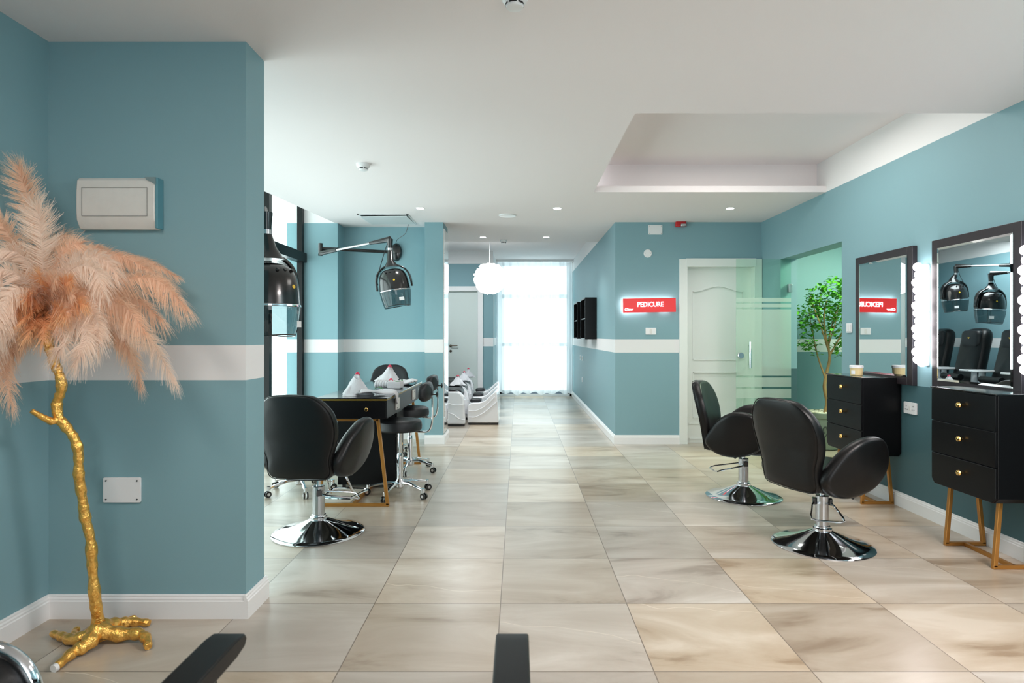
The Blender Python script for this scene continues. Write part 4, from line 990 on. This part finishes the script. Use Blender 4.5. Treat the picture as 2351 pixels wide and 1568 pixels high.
# ------------------------------------------------------------------ golden feather tree
TD = 2.62
ft = thing('feather_tree', 'golden branch stand topped with peach ostrich feathers at the left', 'floor decoration', (-1.74, TD, 0))
org = Vector((-1.74, TD, 0))
def F(x, y, d=2.5): return W(x, y, d)-org
b = MB()
tp = [F(228, 1462, 2.62), F(226, 1430, 2.61), F(218, 1370, 2.60), F(212, 1300, 2.59), F(208, 1240, 2.58), F(196, 1190, 2.57), F(190, 1150, 2.56), F(181, 1090, 2.54), F(180, 1040, 2.53), F(170, 1005, 2.52), F(150, 978, 2.51), F(134, 955, 2.50), F(131, 925, 2.50), F(141, 895, 2.49), F(138, 865, 2.48), F(126, 835, 2.48), F(116, 805, 2.47), F(106, 770, 2.47), F(102, 740, 2.46)]
sp_ = spline(tp, 130); n_ = len(sp_)
random.seed(2); rad = []
for i in range(n_):
    t = i/(n_-1); r0 = .0185+.030*max(0, 1-t*12)**1.2+.004*max(0, 1-t*3); rad.append(r0*(1+.16*sin(i*.9)*sin(i*.37+1)+random.uniform(-.07, .07)))
b.tube(sp_, rad, 14)
def root(pts, r0, r1, n=22):
    s_ = spline(pts, n); b.tube(s_, [(r0+(r1-r0)*(i/n))*(1+.12*sin(i*1.3)) for i in range(n+1)], 10)
G = lambda x, y, z: Vector(((x-VX)/FPX*((CAMH-z)*FPX/(y-VY)), (CAMH-z)*FPX/(y-VY), z))-org
b.tube([F(134, 962, 2.50), F(118, 968, 2.48), F(98, 958, 2.45), F(72, 943, 2.42)], [.017, .015, .012, .009], 10)
root([G(226, 1446, .06), G(200, 1478, .035), G(165, 1500, .022), G(128, 1532, .014)], .038, .014)
root([G(226, 1446, .06), G(270, 1456, .035), G(315, 1455, .035), G(336, 1466, .028), G(340, 1486, .014)], .034, .014)
root([G(232, 1440, .05), G(270, 1432, .03), G(305, 1428, .022), G(343, 1430, .018)], .032, .014)
root([G(220, 1450, .05), G(175, 1468, .03), G(145, 1462, .022), G(120, 1454, .02)], .030, .013)
root([G(170, 1462, .025), G(172, 1448, .022), G(182, 1443, .022)], .015, .010, 8)
root([G(285, 1428, .025), G(300, 1420, .022), G(312, 1417, .02)], .014, .009, 8)
b.build('gold_branch', M_GOLD, ft, angle=60)
MB().tube([G(130, 1531, .014), G(122, 1536, .013)], .0155, 12).build('end_cap', M_WHITE, ft)

fseed = [0]
def feather(pts, width, m, name='feather', droop=.5, dens=1.0):
    """ostrich plume: quill spline with drooping soft barbs"""
    fseed[0] += 1; rnd = random.Random(fseed[0]*13+1)
    q = spline(pts, 40); L_ = sum((q[i+1]-q[i]).length for i in range(40)); b = MB()
    b.tube(q[::4], [.0026*(1-.75*i/10) for i in range(11)], 5)
    nb = int(L_/.0011*dens); vs = []; fs = []
    ph = rnd.random()*6
    for s in (-1, 1):
        for i in range(nb):
            t = .05+.95*((i+rnd.random())/nb)**.92; k = min(int(t*40), 39); f = t*40-k; p = q[k].lerp(q[k+1], min(f, 1)); tg = (q[k+1]-q[k]).normalized()
            view = Vector((0, -1, 0)) ; side = tg.cross(view)
            if side.length < .2: side = tg.cross(Vector((0, 0, 1)))
            side.normalize(); nn = side.cross(tg)
            g_ = int(i/14); rg = random.Random(fseed[0]*977+g_*31+(s+1)*7); cl = rg.uniform(-.13, .13); cn = rg.uniform(-.4, .4); cg = rg.uniform(.7, 1.35)
            prof = (.62+.38*min(1, t*2.6))*(1-.22*max(0, (t-.8)/.2)**2)
            ln = width*1.12*prof*(1+.22*cl)*rnd.uniform(.70, 1.08)
            fan = max(0, (t-.80)/.20)
            sd = .98-.10*t-fan*rnd.uniform(.0, .8)
            d0 = (side*s*sd+tg*(.34+.25*t+fan*.7+cl*.5)+nn*(cn*.6+rnd.uniform(-.3, .3))).normalized()
            grav = Vector((0, 0, -1))*droop*cg*rnd.uniform(.75, 1.25)*1.15+tg*(.40+cl)-side*s*.28+nn*(cn*.5+rnd.uniform(-.3, .3))
            wv = rnd.uniform(-.3, .3); w0 = .0014*rnd.uniform(.8, 1.3)
            wd = (tg*.8+nn*rnd.uniform(-.6, .6)).normalized()*w0
            prev = p; base_ = len(vs)
            for j in range(5):
                u = j/4; c_ = p+d0*ln*u+grav*ln*.55*u*u+side*s*wv*ln*.3*sin(u*4)
                w_ = (1-.7*u); vs.append(c_-wd*w_); vs.append(c_+wd*w_)
            for j in range(4): o_ = base_+2*j; fs.append((o_, o_+1, o_+3, o_+2))
    b.add(vs, fs); return b.build(name, m, ft, recalc=False, angle=180)
cpt = (105, 715)
def fe(px, w, m, ds=(2.47, 2.47, 2.45, 2.43), **k):
    pts = [F(x, y, ds[min(i, len(ds)-1)]) for i, (x, y) in enumerate(px)]; return feather(pts, w, m, **k)
# upward plumes
fe([(95, 700), (85, 560), (62, 450), (42, 385)], .080, M_F2, (2.49, 2.52, 2.53, 2.52), droop=.25)
fe([(100, 690), (98, 600), (92, 520), (84, 475)], .085, M_F1, (2.44, 2.38, 2.36, 2.36), droop=.15)
fe([(105, 690), (125, 610), (160, 565), (185, 560)], .065, M_F2, (2.47, 2.42, 2.40, 2.40), droop=.35)
fe([(95, 700), (50, 600), (20, 540), (-15, 490)], .070, M_F2, (2.46, 2.42, 2.36, 2.32), droop=.4)
fe([(95, 690), (60, 600), (20, 575), (-25, 590)], .075, M_F1, (2.44, 2.38, 2.34, 2.32), droop=.55)
fe([(95, 690), (55, 640), (5, 620), (-25, 660)], .075, M_F1, (2.42, 2.34, 2.30, 2.28), droop=.6)
# right hand plumes
fe([(110, 700), (150, 610), (225, 590), (268, 628)], .060, M_F1, (2.45, 2.38, 2.34, 2.32), droop=.5)
fe([(110, 700), (160, 620), (215, 615), (237, 672)], .062, M_F1, (2.42, 2.32, 2.26, 2.24), droop=.6)
fe([(110, 700), (180, 600), (280, 590), (385, 648)], .060, M_F2, (2.50, 2.56, 2.60, 2.60), droop=.6)
fe([(110, 700), (200, 610), (310, 595), (408, 635)], .040, M_F2, (2.52, 2.60, 2.65, 2.66), droop=.5)
fe([(110, 700), (170, 590), (220, 570), (256, 588)], .040, M_F2, (2.52, 2.60, 2.64, 2.66), droop=.4)
fe([(110, 705), (220, 655), (350, 640), (428, 708)], .068, M_F2, (2.47, 2.48, 2.48, 2.47), droop=.9)
fe([(110, 710), (210, 680), (300, 680), (372, 735)], .066, M_F2, (2.50, 2.54, 2.56, 2.56), droop=1.0)
fe([(110, 715), (200, 690), (280, 700), (335, 765)], .070, M_F2, (2.44, 2.40, 2.38, 2.37), droop=.9)
fe([(110, 720), (220, 730), (330, 765), (402, 878)], .055, M_F1, (2.47, 2.48, 2.47, 2.46), droop=.7)
fe([(110, 720), (210, 745), (295, 800), (324, 892)], .045, M_F2, (2.50, 2.56, 2.60, 2.60), droop=.6)
fe([(112, 715), (200, 720), (270, 760), (300, 820)], .060, M_F2, (2.50, 2.50, 2.50, 2.50), droop=.7)
# front and lower
fe([(110, 720), (165, 735), (200, 775), (170, 838)], .066, M_F1, (2.42, 2.33, 2.27, 2.26), droop=.5)
fe([(108, 720), (135, 745), (150, 790), (120, 818)], .055, M_F1, (2.42, 2.34, 2.30, 2.30), droop=.5)
fe([(100, 720), (180, 690), (225, 740), (222, 800)], .058, M_F1, (2.42, 2.34, 2.30, 2.30), droop=.6)
fe([(95, 720), (60, 760), (15, 840), (30, 940)], .052, M_F2, (2.45, 2.42, 2.40, 2.38), droop=.5)
fe([(95, 720), (40, 740), (0, 800), (-10, 900)], .060, M_F2, (2.45, 2.42, 2.40, 2.38), droop=.6)
fe([(95, 715), (50, 720), (0, 750), (-25, 820)], .065, M_F1, (2.42, 2.36, 2.32, 2.30), droop=.7)
fe([(98, 720), (80, 760), (40, 800), (0, 830)], .050, M_F2, (2.45, 2.44, 2.43, 2.42), droop=.5)
fe([(95, 700), (40, 680), (-10, 700), (-35, 760)], .075, M_F1, (2.42, 2.36, 2.32, 2.30), droop=.7)
fe([(95, 700), (50, 660), (10, 690), (-5, 760)], .070, M_F1, (2.40, 2.30, 2.24, 2.22), droop=.6)
# plumes to the back
fe([(105, 700), (150, 650), (220, 660), (280, 720)], .065, M_F2, (2.52, 2.58, 2.63, 2.64), droop=.7)
fe([(100, 700), (90, 640), (75, 640), (65, 720)], .065, M_F2, (2.50, 2.51, 2.51, 2.51), droop=.7)
fe([(100, 700), (90, 620), (110, 570), (150, 540)], .065, M_F2, (2.52, 2.58, 2.62, 2.64), droop=.4)
# orange down round the crown
for i in range(36):
    a = i*2.4; r_ = 48+14*((i*5) % 4); x1, y1 = 105+r_*1.25*cos(a), 705+r_*.85*sin(a); dd = 2.44-.09*(1+sin(i*1.7))
    fe([(105+8*cos(a), 712+6*sin(a)), ((105+x1)/2, (712+y1)/2-14), (x1, y1)], .060, (M_F3, M_F3, M_F2)[i % 3], (2.46, (2.46+dd)/2, dd), droop=.35, dens=.8)

# ------------------------------------------------------------------ chairs right in front of the camera
ac = thing('armchair', 'black armchair before the camera, only its two flat armrests in view', 'chair', (-.305, .95, 0))
for s, x0, x1 in ((-1, -.042, .035), (1, .255, .326)):
    cx = -.298 if s < 0 else .2925
    prof = [(-.30, .624), (.30, .624), (.338, .630), (.348, .644), (.338, .657), (.30, .661), (-.30, .661)]
    ar = MB().prism(prof, lambda u, v, w: (cx+w, u, v), -.034, .034).build('armrest', M_BLKSATIN, ac, bevel=.004)
    MB().bar((cx, .24, .62), (cx, .16, .05), .035, .03).bar((cx, -.22, .62), (cx, -.22, .05), .035, .03).bar((cx, -.26, .035), (cx, .24, .035), .035, .03).build('leg_frame', M_BLKSATIN, ac, bevel=.003)
MB().pad(rrect(.50, .48, .06, 6), .10, .04, lambda u, v, w: (u, v, .43+w), .015).build('seat', M_LEATHER, ac)
MB().pad(rrect(.50, .34, .06, 6), .07, .03, lambda u, v, w: (u, -.27+w-.1*v, .58+v), .01).build('backrest', M_LEATHER, ac)

bc = thing('barber_chair', 'chair at the bottom left corner, only its chrome ringed round arm in view', 'chair', (-1.385, .95, 0))
for s in (-1, 1):
    x = .315*s
    MB().tube([(x, -.28, .550), (x, .285, .550)], .096, 36).build('armrest', M_LEATHER, bc)
    b = MB(); ring = [(x+.102*cos(a), .29, .550+.102*sin(a)) for a in [i*2*pi/48 for i in range(49)]]; b.tube(ring, .014, 12, cap=False)
    b.build('chrome_ring', M_CHROME, bc)
    MB().lathe([(.045, 0), (.045, .006), (0, .012)], (x, .285, .545), 28, Matrix.Rotation(-pi/2, 3, 'X')).build('chrome_cap', M_CHROME, bc)
MB().pad(rrect(.46, .50, .06, 6), .14, .05, lambda u, v, w: (u, v, .42+w), .02).build('seat', M_LEATHER, bc)
MB().pad(rrect(.50, .36, .06, 6), .08, .03, lambda u, v, w: (u, -.30+w-.1*v, .60+v), .01).build('backrest', M_LEATHER, bc)
MB().tube([(0, 0, .03), (0, 0, .36)], .045, 20).lathe([(.28, 0), (.28, .01), (.05, .05), (0, .05)], n=40).build('pedestal_base', M_CHROME, bc)
